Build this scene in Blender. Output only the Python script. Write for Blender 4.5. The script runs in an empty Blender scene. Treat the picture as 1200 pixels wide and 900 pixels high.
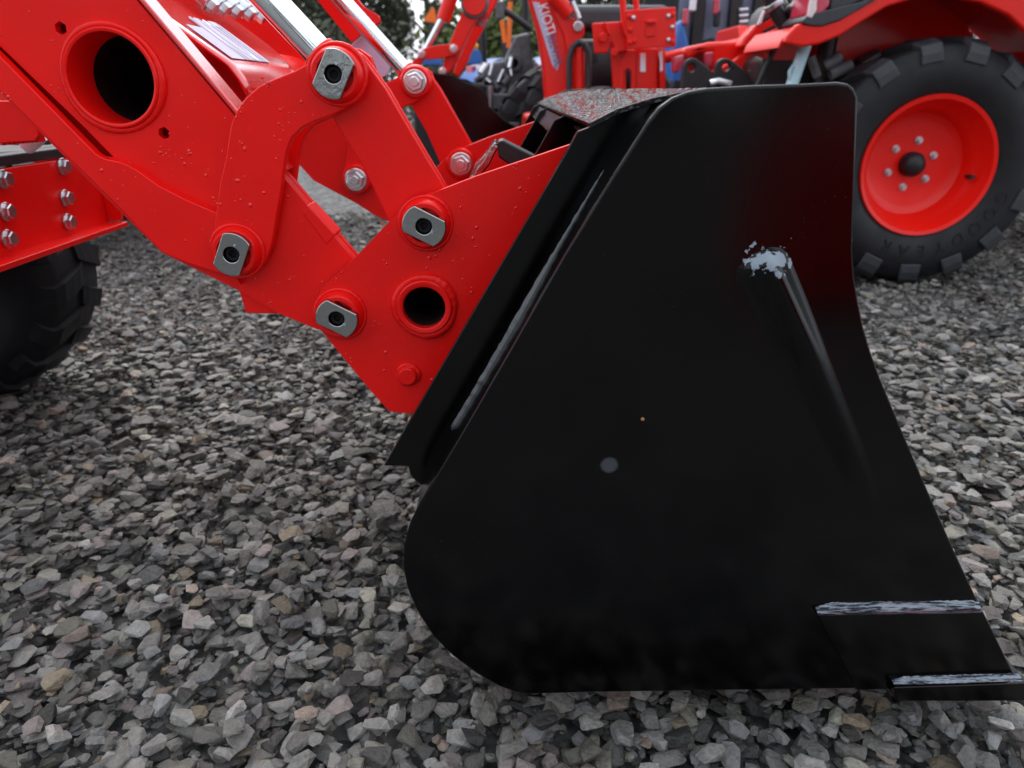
import bpy, bmesh, math, random
import numpy as np
from mathutils import Vector, Matrix

random.seed(7)
rng = np.random.default_rng(11)
scene = bpy.context.scene
COL = scene.collection

# ------------------------------------------------------------------ camera
F = 850.0                       # focal length in pixels of a 1200 px wide picture
CAM_H = 0.70
PITCH = math.atan(344.5 / F)
YAW = math.atan(9.0 * math.cos(PITCH) / F)
cam_data = bpy.data.cameras.new("camera")
cam_data.sensor_fit = 'HORIZONTAL'
cam_data.sensor_width = 36.0
cam_data.lens = 36.0 * F / 1200.0
cam_data.clip_start = 0.02
cam_data.clip_end = 600.0
cam = bpy.data.objects.new("camera", cam_data)
cam.location = (0, 0, CAM_H)
cam.rotation_euler = (math.pi / 2 - PITCH, 0, -YAW)
COL.objects.link(cam)
scene.camera = cam
cam_data.dof.use_dof = True
cam_data.dof.focus_distance = 0.80
cam_data.dof.aperture_fstop = 6.5

# ------------------------------------------------------------------ sky, sun, exposure
SUN_EL, SUN_AZ = math.radians(50), math.radians(342)      # compass style: 0 = +Y, clockwise
world = bpy.data.worlds.new("World")
scene.world = world
world.use_nodes = True
wn, wl = world.node_tree.nodes, world.node_tree.links
wn.clear()
w_out = wn.new('ShaderNodeOutputWorld')
w_bg = wn.new('ShaderNodeBackground')
w_sky = wn.new('ShaderNodeTexSky')
w_sky.sky_type = 'NISHITA'
w_sky.sun_disc = False
w_sky.sun_elevation = SUN_EL
w_sky.sun_rotation = SUN_AZ
w_sky.air_density = 1.0
w_sky.dust_density = 4.0
w_sky.ozone_density = 1.0
w_hs = wn.new('ShaderNodeHueSaturation')
w_hs.inputs['Saturation'].default_value = 0.30
wl.new(w_sky.outputs[0], w_hs.inputs['Color'])
w_mix = wn.new('ShaderNodeMix'); w_mix.data_type = 'RGBA'      # thin even cloud layer over the clear sky
w_mix.inputs['Factor'].default_value = 0.6
w_mix.inputs['B'].default_value = (8.3, 9.0, 10.0, 1)
wl.new(w_hs.outputs[0], w_mix.inputs['A'])
wl.new(w_mix.outputs['Result'], w_bg.inputs['Color'])
wl.new(w_bg.outputs[0], w_out.inputs[0])
w_bg.inputs['Strength'].default_value = 0.15
sun_data = bpy.data.lights.new("sun", 'SUN')
sun_data.energy = 1.1
sun_data.angle = math.radians(35)
sun_data.color = (1.0, 0.97, 0.93)
sun = bpy.data.objects.new("sun", sun_data)
sdir = Vector((math.sin(SUN_AZ) * math.cos(SUN_EL), math.cos(SUN_AZ) * math.cos(SUN_EL), math.sin(SUN_EL)))
sun.rotation_euler = sdir.to_track_quat('Z', 'Y').to_euler()
sun.location = (0, 0, 12)
COL.objects.link(sun)
vs = scene.view_settings
vs.view_transform = 'Standard'
vs.look = 'None'
vs.gamma = 1.0
vs.use_curve_mapping = False
vs.exposure = 0.62
scene.cycles.max_bounces = 6
scene.cycles.diffuse_bounces = 3
scene.cycles.glossy_bounces = 3
scene.cycles.transmission_bounces = 4

# ------------------------------------------------------------------ pixel -> point on a plane of the place
_cp, _sp, _cy, _sy = math.cos(PITCH), math.sin(PITCH), math.cos(YAW), math.sin(YAW)
_fwd = Vector((_sy * _cp, _cy * _cp, -_sp))
_rgt = Vector((_cy, -_sy, 0))
_up = Vector((_sy * _sp, _cy * _sp, _cp))
_cam = Vector((0, 0, CAM_H))

def ray(px, py):
    return _fwd * F + _rgt * (px - 600.0) + _up * (450.0 - py)

def P(px, py, Y):
    d = ray(px, py)
    return _cam + d * (Y / d.y)

def PX(px, py, X):
    d = ray(px, py)
    return _cam + d * (X / d.x)

def PZ(px, py, Z):
    d = ray(px, py)
    return _cam + d * ((Z - CAM_H) / d.z)

def XZ(pts, Y):
    """outline drawn at depth Y -> list of (x, z)"""
    out = []
    for p in fillet(pts):
        q = P(p[0], p[1], Y)
        out.append((q.x, q.z))
    return out

def fillet(pts):
    """(x, y[, r]) corners; r rounds the corner"""
    out, n = [], len(pts)
    for i, p in enumerate(pts):
        if len(p) < 3 or p[2] <= 0:
            out.append((p[0], p[1])); continue
        a, b, c = Vector(pts[i - 1][:2]), Vector(p[:2]), Vector(pts[(i + 1) % n][:2])
        u, v = (a - b), (c - b)
        r = min(p[2], u.length * 0.49, v.length * 0.49)
        s, e = b + u.normalized() * r, b + v.normalized() * r
        k = 7
        for j in range(k + 1):
            t = j / k
            q = s * (1 - t) ** 2 + b * 2 * t * (1 - t) + e * t * t
            out.append((q.x, q.y))
    return out

def circ(cx, cz, r, n=40, ph=0.0):
    return [(cx + r * math.cos(ph + 2 * math.pi * i / n), cz + r * math.sin(ph + 2 * math.pi * i / n)) for i in range(n)]

# ------------------------------------------------------------------ materials
MATS = {}

def new_mat(name):
    m = bpy.data.materials.new(name)
    m.use_nodes = True
    return m, m.node_tree.nodes, m.node_tree.links, m.node_tree.nodes['Principled BSDF']

def mat(name, col, rough=0.5, metal=0.0, spec=0.5, coat=0.0, noise=0.0, nscale=20.0, bump=0.0, bscale=200.0, rvar=0.0, col2=None, emit=None):
    m, n, l, b = new_mat(name)
    b.inputs['Base Color'].default_value = (*col, 1)
    b.inputs['Roughness'].default_value = rough
    b.inputs['Metallic'].default_value = metal
    b.inputs['Specular IOR Level'].default_value = spec
    if coat:
        b.inputs['Coat Weight'].default_value = coat
        b.inputs['Coat Roughness'].default_value = 0.12
    geo = n.new('ShaderNodeNewGeometry')
    if noise > 0 or col2:
        t = n.new('ShaderNodeTexNoise'); t.inputs['Scale'].default_value = nscale
        t.inputs['Detail'].default_value = 6; t.inputs['Roughness'].default_value = 0.65
        l.new(geo.outputs['Position'], t.inputs['Vector'])
        mx = n.new('ShaderNodeMix'); mx.data_type = 'RGBA'
        mx.inputs['A'].default_value = (*[c * (1 - noise) for c in col], 1)
        mx.inputs['B'].default_value = (*(col2 if col2 else [min(1, c * (1 + noise)) for c in col]), 1)
        rp = n.new('ShaderNodeMapRange')
        rp.inputs['From Min'].default_value = 0.3; rp.inputs['From Max'].default_value = 0.7
        l.new(t.outputs['Fac'], rp.inputs['Value'])
        l.new(rp.outputs[0], mx.inputs['Factor'])
        l.new(mx.outputs['Result'], b.inputs['Base Color'])
    if rvar > 0:
        t2 = n.new('ShaderNodeTexNoise'); t2.inputs['Scale'].default_value = 14
        t2.inputs['Detail'].default_value = 5
        l.new(geo.outputs['Position'], t2.inputs['Vector'])
        r2 = n.new('ShaderNodeMapRange')
        r2.inputs['From Min'].default_value = 0.3; r2.inputs['From Max'].default_value = 0.7
        r2.inputs['To Min'].default_value = max(0.02, rough - rvar); r2.inputs['To Max'].default_value = rough + rvar
        l.new(t2.outputs['Fac'], r2.inputs['Value'])
        l.new(r2.outputs[0], b.inputs['Roughness'])
    if bump > 0:
        t3 = n.new('ShaderNodeTexNoise'); t3.inputs['Scale'].default_value = bscale
        t3.inputs['Detail'].default_value = 4
        l.new(geo.outputs['Position'], t3.inputs['Vector'])
        bp = n.new('ShaderNodeBump'); bp.inputs['Strength'].default_value = bump; bp.inputs['Distance'].default_value = 0.002
        l.new(t3.outputs['Fac'], bp.inputs['Height'])
        l.new(bp.outputs[0], b.inputs['Normal'])
    if emit:
        b.inputs['Emission Color'].default_value = (*emit[:3], 1); b.inputs['Emission Strength'].default_value = emit[3]
    MATS[name] = m
    return m

RED = mat('red_paint', (0.78, 0.0060, 0.0045), 0.36, spec=0.20, coat=0.08, noise=0.07, nscale=9, bump=0.06, bscale=260, rvar=0.07)
RED_WET = mat('wet_red_paint', (0.78, 0.0060, 0.0045), 0.22, spec=0.6, coat=1.0, noise=0.07, nscale=9, bump=0.05, bscale=120)
RED_WET.node_tree.nodes['Principled BSDF'].inputs['Coat IOR'].default_value = 1.9
RED_DROP = mat('drop_on_red_paint', (0.74, 0.008, 0.006), 0.10, spec=0.45, coat=0.3)
RED_B = mat('red_paint_other', (0.74, 0.012, 0.006), 0.32, spec=0.28, coat=0.15, noise=0.06, nscale=5, bump=0.04, bscale=150)
RED_RIM = mat('red_rim_paint', (0.80, 0.009, 0.004), 0.3, spec=0.28, coat=0.12, noise=0.05, nscale=8)
BLUE = mat('blue_paint', (0.025, 0.12, 0.40), 0.35, noise=0.08, nscale=6)
BLACKP = mat('black_parts', (0.014, 0.014, 0.016), 0.45, spec=0.4, noise=0.3, nscale=15, bump=0.1)
DARK = mat('dark_plastic', (0.03, 0.032, 0.038), 0.5, noise=0.2, nscale=10)
GREYD = mat('dusty_grey_metal', (0.10, 0.105, 0.115), 0.6, noise=0.5, nscale=22, bump=0.4, bscale=60)
RUBBER = mat('tyre_rubber', (0.0085, 0.009, 0.011), 0.55, spec=0.32, noise=0.35, nscale=18, bump=0.25, bscale=140, rvar=0.1)
LUGTOP = mat('tyre_lug_rubber', (0.027, 0.029, 0.034), 0.5, spec=0.5, noise=0.35, nscale=30, bump=0.3, bscale=120)
ZINC = mat('zinc_plate', (0.50, 0.53, 0.55), 0.17, metal=1.0, noise=0.35, nscale=55, col2=(0.36, 0.36, 0.34), bump=0.25, bscale=130, rvar=0.08)
BOLT = mat('zinc_bolt', (0.62, 0.63, 0.66), 0.28, metal=1.0, noise=0.15, nscale=60)
CHROME = mat('chrome_rod', (0.80, 0.83, 0.86), 0.07, metal=1.0)
HOSE = mat('hose_rubber', (0.02, 0.02, 0.022), 0.5)
LABEL = mat('lavender_label', (0.47, 0.44, 0.60), 0.35, noise=0.06)
LABELW = mat('white_label_print', (0.78, 0.76, 0.84), 0.35)
LABELD = mat('dark_label_print', (0.16, 0.12, 0.25), 0.4)
ORANGE = mat('orange_reflector', (0.9, 0.16, 0.01), 0.4, noise=0.05)
AMBER = mat('amber_lens', (0.95, 0.33, 0.01), 0.2)
LENS_R = mat('red_lens', (0.50, 0.035, 0.07), 0.15, coat=0.5)
LENS_C = mat('clear_lens', (0.75, 0.62, 0.62), 0.12, coat=0.5)
PALEBLUE = mat('pale_blue_metal', (0.42, 0.62, 0.68), 0.35, noise=0.1)
PANEL = mat('blue_grey_panel', (0.13, 0.16, 0.23), 0.3, noise=0.1, nscale=3)
RIMGREY = mat('grey_rim', (0.24, 0.21, 0.25), 0.5, noise=0.2, nscale=8)
SEATM = mat('black_vinyl', (0.025, 0.025, 0.028), 0.5)
WOODB = mat('tree_bark', (0.05, 0.042, 0.034), 0.9, noise=0.4, nscale=9, bump=0.6, bscale=30)
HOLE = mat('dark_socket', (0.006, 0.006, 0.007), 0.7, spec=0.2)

def bucket_material():
    """gloss black paint with a worn patch, rub marks and a few specks of grit"""
    m, n, l, b = new_mat('black_bucket_paint')
    geo = n.new('ShaderNodeNewGeometry')
    def dist(pt):
        v = n.new('ShaderNodeVectorMath'); v.operation = 'DISTANCE'
        v.inputs[1].default_value = pt
        l.new(geo.outputs['Position'], v.inputs[0]); return v.outputs['Value']
    def noise(s, d=5, r=0.6):
        t = n.new('ShaderNodeTexNoise'); t.inputs['Scale'].default_value = s; t.inputs['Detail'].default_value = d
        t.inputs['Roughness'].default_value = r
        l.new(geo.outputs['Position'], t.inputs['Vector']); return t.outputs['Fac']
    def math_(op, a, c):
        k = n.new('ShaderNodeMath'); k.operation = op
        for i, v in enumerate((a, c)):
            if isinstance(v, (int, float)): k.inputs[i].default_value = v
            else: l.new(v, k.inputs[i])
        return k.outputs[0]
    def rng_(v, a, c, lo=0.0, hi=1.0):
        k = n.new('ShaderNodeMapRange'); l.new(v, k.inputs['Value'])
        k.inputs['From Min'].default_value = a; k.inputs['From Max'].default_value = c
        k.inputs['To Min'].default_value = lo; k.inputs['To Max'].default_value = hi
        return k.outputs[0]
    def mix(f, a, c):
        k = n.new('ShaderNodeMix'); k.data_type = 'RGBA'; l.new(f, k.inputs['Factor'])
        for nm, v in (('A', a), ('B', c)):
            if isinstance(v, tuple): k.inputs[nm].default_value = (*v, 1)
            else: l.new(v, k.inputs[nm])
        return k.outputs['Result']
    # worn primer patch on the head of the pressed rib
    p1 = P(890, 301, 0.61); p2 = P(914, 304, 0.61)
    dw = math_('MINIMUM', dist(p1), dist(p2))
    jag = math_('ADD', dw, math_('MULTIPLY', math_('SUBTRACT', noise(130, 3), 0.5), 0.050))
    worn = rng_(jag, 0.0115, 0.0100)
    # water mark
    d2 = math_('ADD', dist(P(714, 545, 0.62)), math_('MULTIPLY', math_('SUBTRACT', noise(400), 0.5), 0.004))
    mark = rng_(d2, 0.0095, 0.0065)
    # fine scratched blotch and film of dust
    d3 = dist(P(963, 272, 0.62))
    scr = math_('MULTIPLY', rng_(noise(520, 2), 0.60, 0.68), rng_(d3, 0.026, 0.004))
    film = rng_(noise(7, 8, 0.7), 0.50, 0.80)
    speck = rng_(noise(620, 1), 0.80, 0.83)
    c = mix(film, (0.0003, 0.0003, 0.0005), (0.0012, 0.0012, 0.0016))
    c = mix(math_('MULTIPLY', scr, 0.05), c, (0.10, 0.09, 0.09))
    c = mix(math_('MULTIPLY', mark, 0.5), c, (0.10, 0.11, 0.13))
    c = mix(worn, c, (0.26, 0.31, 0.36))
    c = mix(math_('MULTIPLY', speck, 0.6), c, (0.22, 0.20, 0.17))
    l.new(c, b.inputs['Base Color'])
    r = rng_(noise(5, 6), 0.3, 0.75, 0.12, 0.19)
    r2 = math_('ADD', r, math_('MULTIPLY', worn, 0.4))
    l.new(r2, b.inputs['Roughness'])
    b.inputs['Specular IOR Level'].default_value = 0.28
    bp = n.new('ShaderNodeBump'); bp.inputs['Strength'].default_value = 0.03; bp.inputs['Distance'].default_value = 0.002
    l.new(noise(70, 3), bp.inputs['Height'])
    l.new(bp.outputs[0], b.inputs['Normal'])
    return m

def wet_material():
    """gloss black sheet covered in fine drops of water"""
    m, n, l, b = new_mat('wet_black_paint')
    geo = n.new('ShaderNodeNewGeometry')
    b.inputs['Base Color'].default_value = (0.012, 0.011, 0.012, 1)
    b.inputs['Roughness'].default_value = 0.10
    b.inputs['Specular IOR Level'].default_value = 0.6
    v = n.new('ShaderNodeTexVoronoi'); v.inputs['Scale'].default_value = 190
    l.new(geo.outputs['Position'], v.inputs['Vector'])
    r = n.new('ShaderNodeMapRange'); l.new(v.outputs['Distance'], r.inputs['Value'])
    r.inputs['From Min'].default_value = 0.5; r.inputs['From Max'].default_value = 0.0
    t = n.new('ShaderNodeTexNoise'); t.inputs['Scale'].default_value = 60; t.inputs['Detail'].default_value = 3
    l.new(geo.outputs['Position'], t.inputs['Vector'])
    mm = n.new('ShaderNodeMath'); mm.operation = 'MULTIPLY'
    l.new(r.outputs[0], mm.inputs[0]); l.new(t.outputs['Fac'], mm.inputs[1])
    bp = n.new('ShaderNodeBump'); bp.inputs['Strength'].default_value = 0.45; bp.inputs['Distance'].default_value = 0.003
    l.new(mm.outputs[0], bp.inputs['Height'])
    l.new(bp.outputs[0], b.inputs['Normal'])
    return m

def weld_material():
    m, n, l, b = new_mat('painted_weld')
    geo = n.new('ShaderNodeNewGeometry')
    b.inputs['Base Color'].default_value = (0.010, 0.010, 0.013, 1)
    b.inputs['Roughness'].default_value = 0.12
    b.inputs['IOR'].default_value = 2.1
    b.inputs['Specular IOR Level'].default_value = 0.7
    b.inputs['Coat Weight'].default_value = 0.6
    b.inputs['Coat Roughness'].default_value = 0.05
    t = n.new('ShaderNodeTexNoise'); t.inputs['Scale'].default_value = 160; t.inputs['Detail'].default_value = 4
    l.new(geo.outputs['Position'], t.inputs['Vector'])
    bp = n.new('ShaderNodeBump'); bp.inputs['Strength'].default_value = 0.45; bp.inputs['Distance'].default_value = 0.003
    l.new(t.outputs['Fac'], bp.inputs['Height']); l.new(bp.outputs[0], b.inputs['Normal'])
    return m

def water_material():
    m, n, l, b = new_mat('water_drop')
    b.inputs['Base Color'].default_value = (1, 1, 1, 1)
    b.inputs['Roughness'].default_value = 0.02
    b.inputs['Transmission Weight'].default_value = 1.0
    b.inputs['IOR'].default_value = 1.33
    return m

def stone_material(use_object):
    m, n, l, b = new_mat('crushed_stone_single' if use_object else 'crushed_stone')
    if use_object:
        src = n.new('ShaderNodeObjectInfo').outputs['Color']
    else:
        a = n.new('ShaderNodeAttribute'); a.attribute_name = 'stone_tint'; src = a.outputs['Color']
    geo = n.new('ShaderNodeNewGeometry')
    t = n.new('ShaderNodeTexNoise'); t.inputs['Scale'].default_value = 90; t.inputs['Detail'].default_value = 7
    t.inputs['Roughness'].default_value = 0.7
    l.new(geo.outputs['Position'], t.inputs['Vector'])
    rp = n.new('ShaderNodeMapRange'); rp.inputs['From Min'].default_value = 0.25; rp.inputs['From Max'].default_value = 0.75
    rp.inputs['To Min'].default_value = 0.66; rp.inputs['To Max'].default_value = 1.34
    l.new(t.outputs['Fac'], rp.inputs['Value'])
    mx = n.new('ShaderNodeVectorMath'); mx.operation = 'SCALE'
    l.new(src, mx.inputs[0]); l.new(rp.outputs[0], mx.inputs['Scale'])
    # rusty veins on some stones
    t4 = n.new('ShaderNodeTexNoise'); t4.inputs['Scale'].default_value = 24; t4.inputs['Detail'].default_value = 3
    l.new(geo.outputs['Position'], t4.inputs['Vector'])
    r4 = n.new('ShaderNodeMapRange'); r4.inputs['From Min'].default_value = 0.66; r4.inputs['From Max'].default_value = 0.76
    r4.inputs['To Max'].default_value = 0.5
    l.new(t4.outputs['Fac'], r4.inputs['Value'])
    m2 = n.new('ShaderNodeMix'); m2.data_type = 'RGBA'
    l.new(r4.outputs[0], m2.inputs['Factor']); l.new(mx.outputs[0], m2.inputs['A'])
    m2.inputs['B'].default_value = (0.20, 0.15, 0.10, 1)
    l.new(m2.outputs['Result'], b.inputs['Base Color'])
    b.inputs['Roughness'].default_value = 0.62
    b.inputs['Specular IOR Level'].default_value = 0.35
    t2 = n.new('ShaderNodeTexNoise'); t2.inputs['Scale'].default_value = 170; t2.inputs['Detail'].default_value = 6
    l.new(geo.outputs['Position'], t2.inputs['Vector'])
    bp = n.new('ShaderNodeBump'); bp.inputs['Strength'].default_value = 0.75; bp.inputs['Distance'].default_value = 0.005
    l.new(t2.outputs['Fac'], bp.inputs['Height']); l.new(bp.outputs[0], b.inputs['Normal'])
    return m

def ground_material():
    m, n, l, b = new_mat('gravel_bed')
    geo = n.new('ShaderNodeNewGeometry')
    v = n.new('ShaderNodeTexVoronoi'); v.inputs['Scale'].default_value = 32
    l.new(geo.outputs['Position'], v.inputs['Vector'])
    sep = n.new('ShaderNodeSeparateColor'); l.new(v.outputs['Color'], sep.inputs[0])
    cr = n.new('ShaderNodeValToRGB')
    e = cr.color_ramp.elements
    e[0].position = 0.0; e[0].color = (0.06, 0.06, 0.062, 1)
    e[1].position = 1.0; e[1].color = (0.22, 0.215, 0.205, 1)
    e2 = cr.color_ramp.elements.new(0.5); e2.color = (0.13, 0.13, 0.128, 1)
    l.new(sep.outputs[0], cr.inputs[0]); l.new(cr.outputs[0], b.inputs['Base Color'])
    b.inputs['Roughness'].default_value = 0.85
    bp = n.new('ShaderNodeBump'); bp.inputs['Strength'].default_value = 1.0; bp.inputs['Distance'].default_value = 0.03
    bp.invert = True
    l.new(v.outputs['Distance'], bp.inputs['Height']); l.new(bp.outputs[0], b.inputs['Normal'])
    return m

def leaf_material(name, c1, c2):
    m, n, l, b = new_mat(name)
    geo = n.new('ShaderNodeNewGeometry')
    t = n.new('ShaderNodeTexNoise'); t.inputs['Scale'].default_value = 2.2; t.inputs['Detail'].default_value = 4
    l.new(geo.outputs['Position'], t.inputs['Vector'])
    rp = n.new('ShaderNodeMapRange'); rp.inputs['From Min'].default_value = 0.35; rp.inputs['From Max'].default_value = 0.65
    l.new(t.outputs['Fac'], rp.inputs['Value'])
    mx = n.new('ShaderNodeMix'); mx.data_type = 'RGBA'
    mx.inputs['A'].default_value = (*c1, 1); mx.inputs['B'].default_value = (*c2, 1)
    l.new(rp.outputs[0], mx.inputs['Factor']); l.new(mx.outputs['Result'], b.inputs['Base Color'])
    b.inputs['Roughness'].default_value = 0.6
    b.inputs['Specular IOR Level'].default_value = 0.25
    return m

BUCKET = bucket_material()
WET = wet_material()
WELD = weld_material()
WATER = water_material()
STONE = stone_material(False)
STONE1 = stone_material(True)
GROUND = ground_material()
LEAF_A = leaf_material('foliage_dark', (0.050, 0.055, 0.036), (0.105, 0.108, 0.070))
LEAF_B = leaf_material('foliage_bright', (0.05, 0.075, 0.02), (0.12, 0.15, 0.04))

# ------------------------------------------------------------------ object helpers
LOCAL = False                    # True: vertices are given in the root's own frame

def thing(name, label, cat, loc=(0, 0, 0), group=None, rotz=0.0):
    o = bpy.data.objects.new(name, None)
    o.location = loc; o.rotation_euler = (0, 0, rotz)
    o.empty_display_size = 0.1
    o['label'] = label; o['category'] = cat
    if group: o['group'] = group
    COL.objects.link(o)
    return o

def adopt(o, parent):
    if parent is not None:
        o.parent = parent
        if not LOCAL and parent.type == 'EMPTY':
            o.matrix_parent_inverse = Matrix.Translation(-Vector(parent.location))
    return o

def mesh_obj(name, verts, faces, m, parent=None, smooth=None, bevel=0.0, seg=2):
    me = bpy.data.meshes.new(name)
    me.from_pydata([tuple(v) for v in verts], [], faces)
    me.update()
    return finish(name, me, m, parent, smooth, bevel, seg)

def finish(name, me, m, parent=None, smooth=None, bevel=0.0, seg=2):
    if m is not None: me.materials.append(m)
    if smooth is not None:
        me.polygons.foreach_set('use_smooth', [True] * len(me.polygons))
        me.set_sharp_from_angle(angle=math.radians(smooth))
    o = bpy.data.objects.new(name, me)
    COL.objects.link(o)
    adopt(o, parent)
    if bevel > 0:
        md = o.modifiers.new('bevel', 'BEVEL')
        md.width = bevel; md.segments = seg; md.limit_method = 'ANGLE'; md.angle_limit = math.radians(40)
        md.harden_normals = smooth is not None
    return o

def bm_obj(name, bm, m, parent=None, smooth=None, bevel=0.0):
    bmesh.ops.recalc_face_normals(bm, faces=bm.faces)
    me = bpy.data.meshes.new(name); bm.to_mesh(me); bm.free()
    return finish(name, me, m, parent, smooth, bevel)

def plate(name, xz, y0, t, m, parent=None, holes=(), bevel=0.0015, smooth=32):
    """flat sheet in a plane of constant y, outline (x, z), thickness t towards +y, with real holes"""
    bm = bmesh.new()
    loops = [list(xz)] + [list(h) for h in holes]
    edges, fv = [], []
    for lp in loops:
        vs_ = [bm.verts.new((x, y0, z)) for x, z in lp]
        fv.append(vs_)
        for i in range(len(vs_)):
            edges.append(bm.edges.new((vs_[i], vs_[(i + 1) % len(vs_)])))
    if holes:
        bmesh.ops.triangle_fill(bm, use_beauty=True, use_dissolve=False, edges=edges)
    else:
        bm.faces.new(fv[0])
    front = list(bm.faces)
    bv = {}
    for lp in fv:
        for v in lp:
            bv[v] = bm.verts.new((v.co.x, y0 + t, v.co.z))
    for f in front:
        bm.faces.new([bv[v] for v in reversed(f.verts)])
    for lp in fv:
        for i in range(len(lp)):
            a, b = lp[i], lp[(i + 1) % len(lp)]
            bm.faces.new((a, b, bv[b], bv[a]))
    return bm_obj(name, bm, m, parent, smooth, bevel)

def extrude_path(name, xz, y0, y1, th, m, parent=None, bevel=0.001, smooth=32):
    """bent sheet: open profile (x, z) of thickness th, running from y0 to y1"""
    n = len(xz)
    left, right = [], []
    for i in range(n):
        a = Vector(xz[max(0, i - 1)]); b = Vector(xz[min(n - 1, i + 1)])
        d = (b - a).normalized(); nn = Vector((-d.y, d.x)) * th * 0.5
        c = Vector(xz[i]); left.append(c + nn); right.append(c - nn)
    return plate_y(name, [tuple(p) for p in left] + [tuple(p) for p in reversed(right)], y0, y1, m, parent, bevel, smooth)

def plate_y(name, xz, y0, y1, m, parent=None, bevel=0.001, smooth=32):
    return plate(name, xz, y0, y1 - y0, m, parent, (), bevel, smooth)

def frame_of(d):
    d = d.normalized()
    a = Vector((0, 0, 1)) if abs(d.z) < 0.9 else Vector((1, 0, 0))
    u = d.cross(a).normalized(); v = d.cross(u)
    return u, v

def cyl(name, p0, p1, r, m, parent=None, seg=24, r1=None, bevel=0.0, smooth=40):
    p0, p1 = Vector(p0), Vector(p1)
    r1 = r if r1 is None else r1
    u, v = frame_of(p1 - p0)
    vt, fc = [], []
    for p, rr in ((p0, r), (p1, r1)):
        for i in range(seg):
            a = 2 * math.pi * i / seg
            vt.append(p + (u * math.cos(a) + v * math.sin(a)) * rr)
    for i in range(seg):
        j = (i + 1) % seg
        fc.append((i, j, seg + j, seg + i))
    fc.append(tuple(reversed(range(seg)))); fc.append(tuple(range(seg, 2 * seg)))
    return mesh_obj(name, vt, fc, m, parent, smooth, bevel)

def sweep(name, pts, r, m, parent=None, seg=10, wob=0.0, close=True):
    pts = [Vector(p) for p in pts]
    vt, fc = [], []
    n = len(pts)
    u = None
    for i, p in enumerate(pts):
        d = (pts[min(n - 1, i + 1)] - pts[max(0, i - 1)]).normalized()
        if u is None: u, v = frame_of(d)
        else:
            u = (u - d * u.dot(d)).normalized(); v = d.cross(u)
        rr = (r[i] if isinstance(r, (list, tuple)) else r) * (1 + wob * (random.random() - 0.5))
        for k in range(seg):
            a = 2 * math.pi * k / seg
            vt.append(p + (u * math.cos(a) + v * math.sin(a)) * rr)
    for i in range(n - 1):
        for k in range(seg):
            k2 = (k + 1) % seg
            fc.append((i * seg + k, i * seg + k2, (i + 1) * seg + k2, (i + 1) * seg + k))
    if close:
        fc.append(tuple(reversed(range(seg)))); fc.append(tuple(range((n - 1) * seg, n * seg)))
    return mesh_obj(name, vt, fc, m, parent, 50)

def lathe_y(name, prof, c, m, parent=None, seg=48, smooth=35, closed=True):
    """revolve (r, y) about the y axis through c; closed profile loop unless closed is False"""
    vt, fc = [], []
    n = len(prof)
    for i in range(seg):
        a = 2 * math.pi * i / seg
        for r, y in prof:
            vt.append((c[0] + r * math.cos(a), c[1] + y, c[2] + r * math.sin(a)))
    for i in range(seg):
        j = (i + 1) % seg
        for k in range(n if closed else n - 1):
            k2 = (k + 1) % n
            fc.append((i * n + k, j * n + k, j * n + k2, i * n + k2))
    me = bpy.data.meshes.new(name); me.from_pydata(vt, [], fc)
    bm = bmesh.new(); bm.from_mesh(me)
    bmesh.ops.remove_doubles(bm, verts=bm.verts, dist=1e-6)
    bmesh.ops.dissolve_degenerate(bm, dist=1e-7, edges=bm.edges)
    bpy.data.meshes.remove(me)
    return bm_obj(name, bm, m, parent, smooth)

def box(name, c, s, m, parent=None, bevel=0.004, rot=None):
    vt = [Vector((sx * s[0] / 2, sy * s[1] / 2, sz * s[2] / 2)) for sz in (-1, 1) for sy in (-1, 1) for sx in (-1, 1)]
    if rot is not None: vt = [rot @ v for v in vt]
    vt = [v + Vector(c) for v in vt]
    fc = [(0, 2, 3, 1), (4, 5, 7, 6), (0, 1, 5, 4), (2, 6, 7, 3), (0, 4, 6, 2), (1, 3, 7, 5)]
    return mesh_obj(name, vt, fc, m, parent, 30, bevel)

def loft(name, rings, m, parent=None, smooth=40, bevel=0.0):
    n = len(rings[0]); vt, fc = [], []
    for r in rings: vt += [Vector(p) for p in r]
    for i in range(len(rings) - 1):
        for k in range(n):
            k2 = (k + 1) % n
            fc.append((i * n + k, i * n + k2, (i + 1) * n + k2, (i + 1) * n + k))
    fc.append(tuple(reversed(range(n)))); fc.append(tuple(range((len(rings) - 1) * n, len(rings) * n)))
    me = bpy.data.meshes.new(name); me.from_pydata([tuple(v) for v in vt], [], fc)
    bm = bmesh.new(); bm.from_mesh(me); bpy.data.meshes.remove(me)
    return bm_obj(name, bm, m, parent, smooth, bevel)

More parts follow.
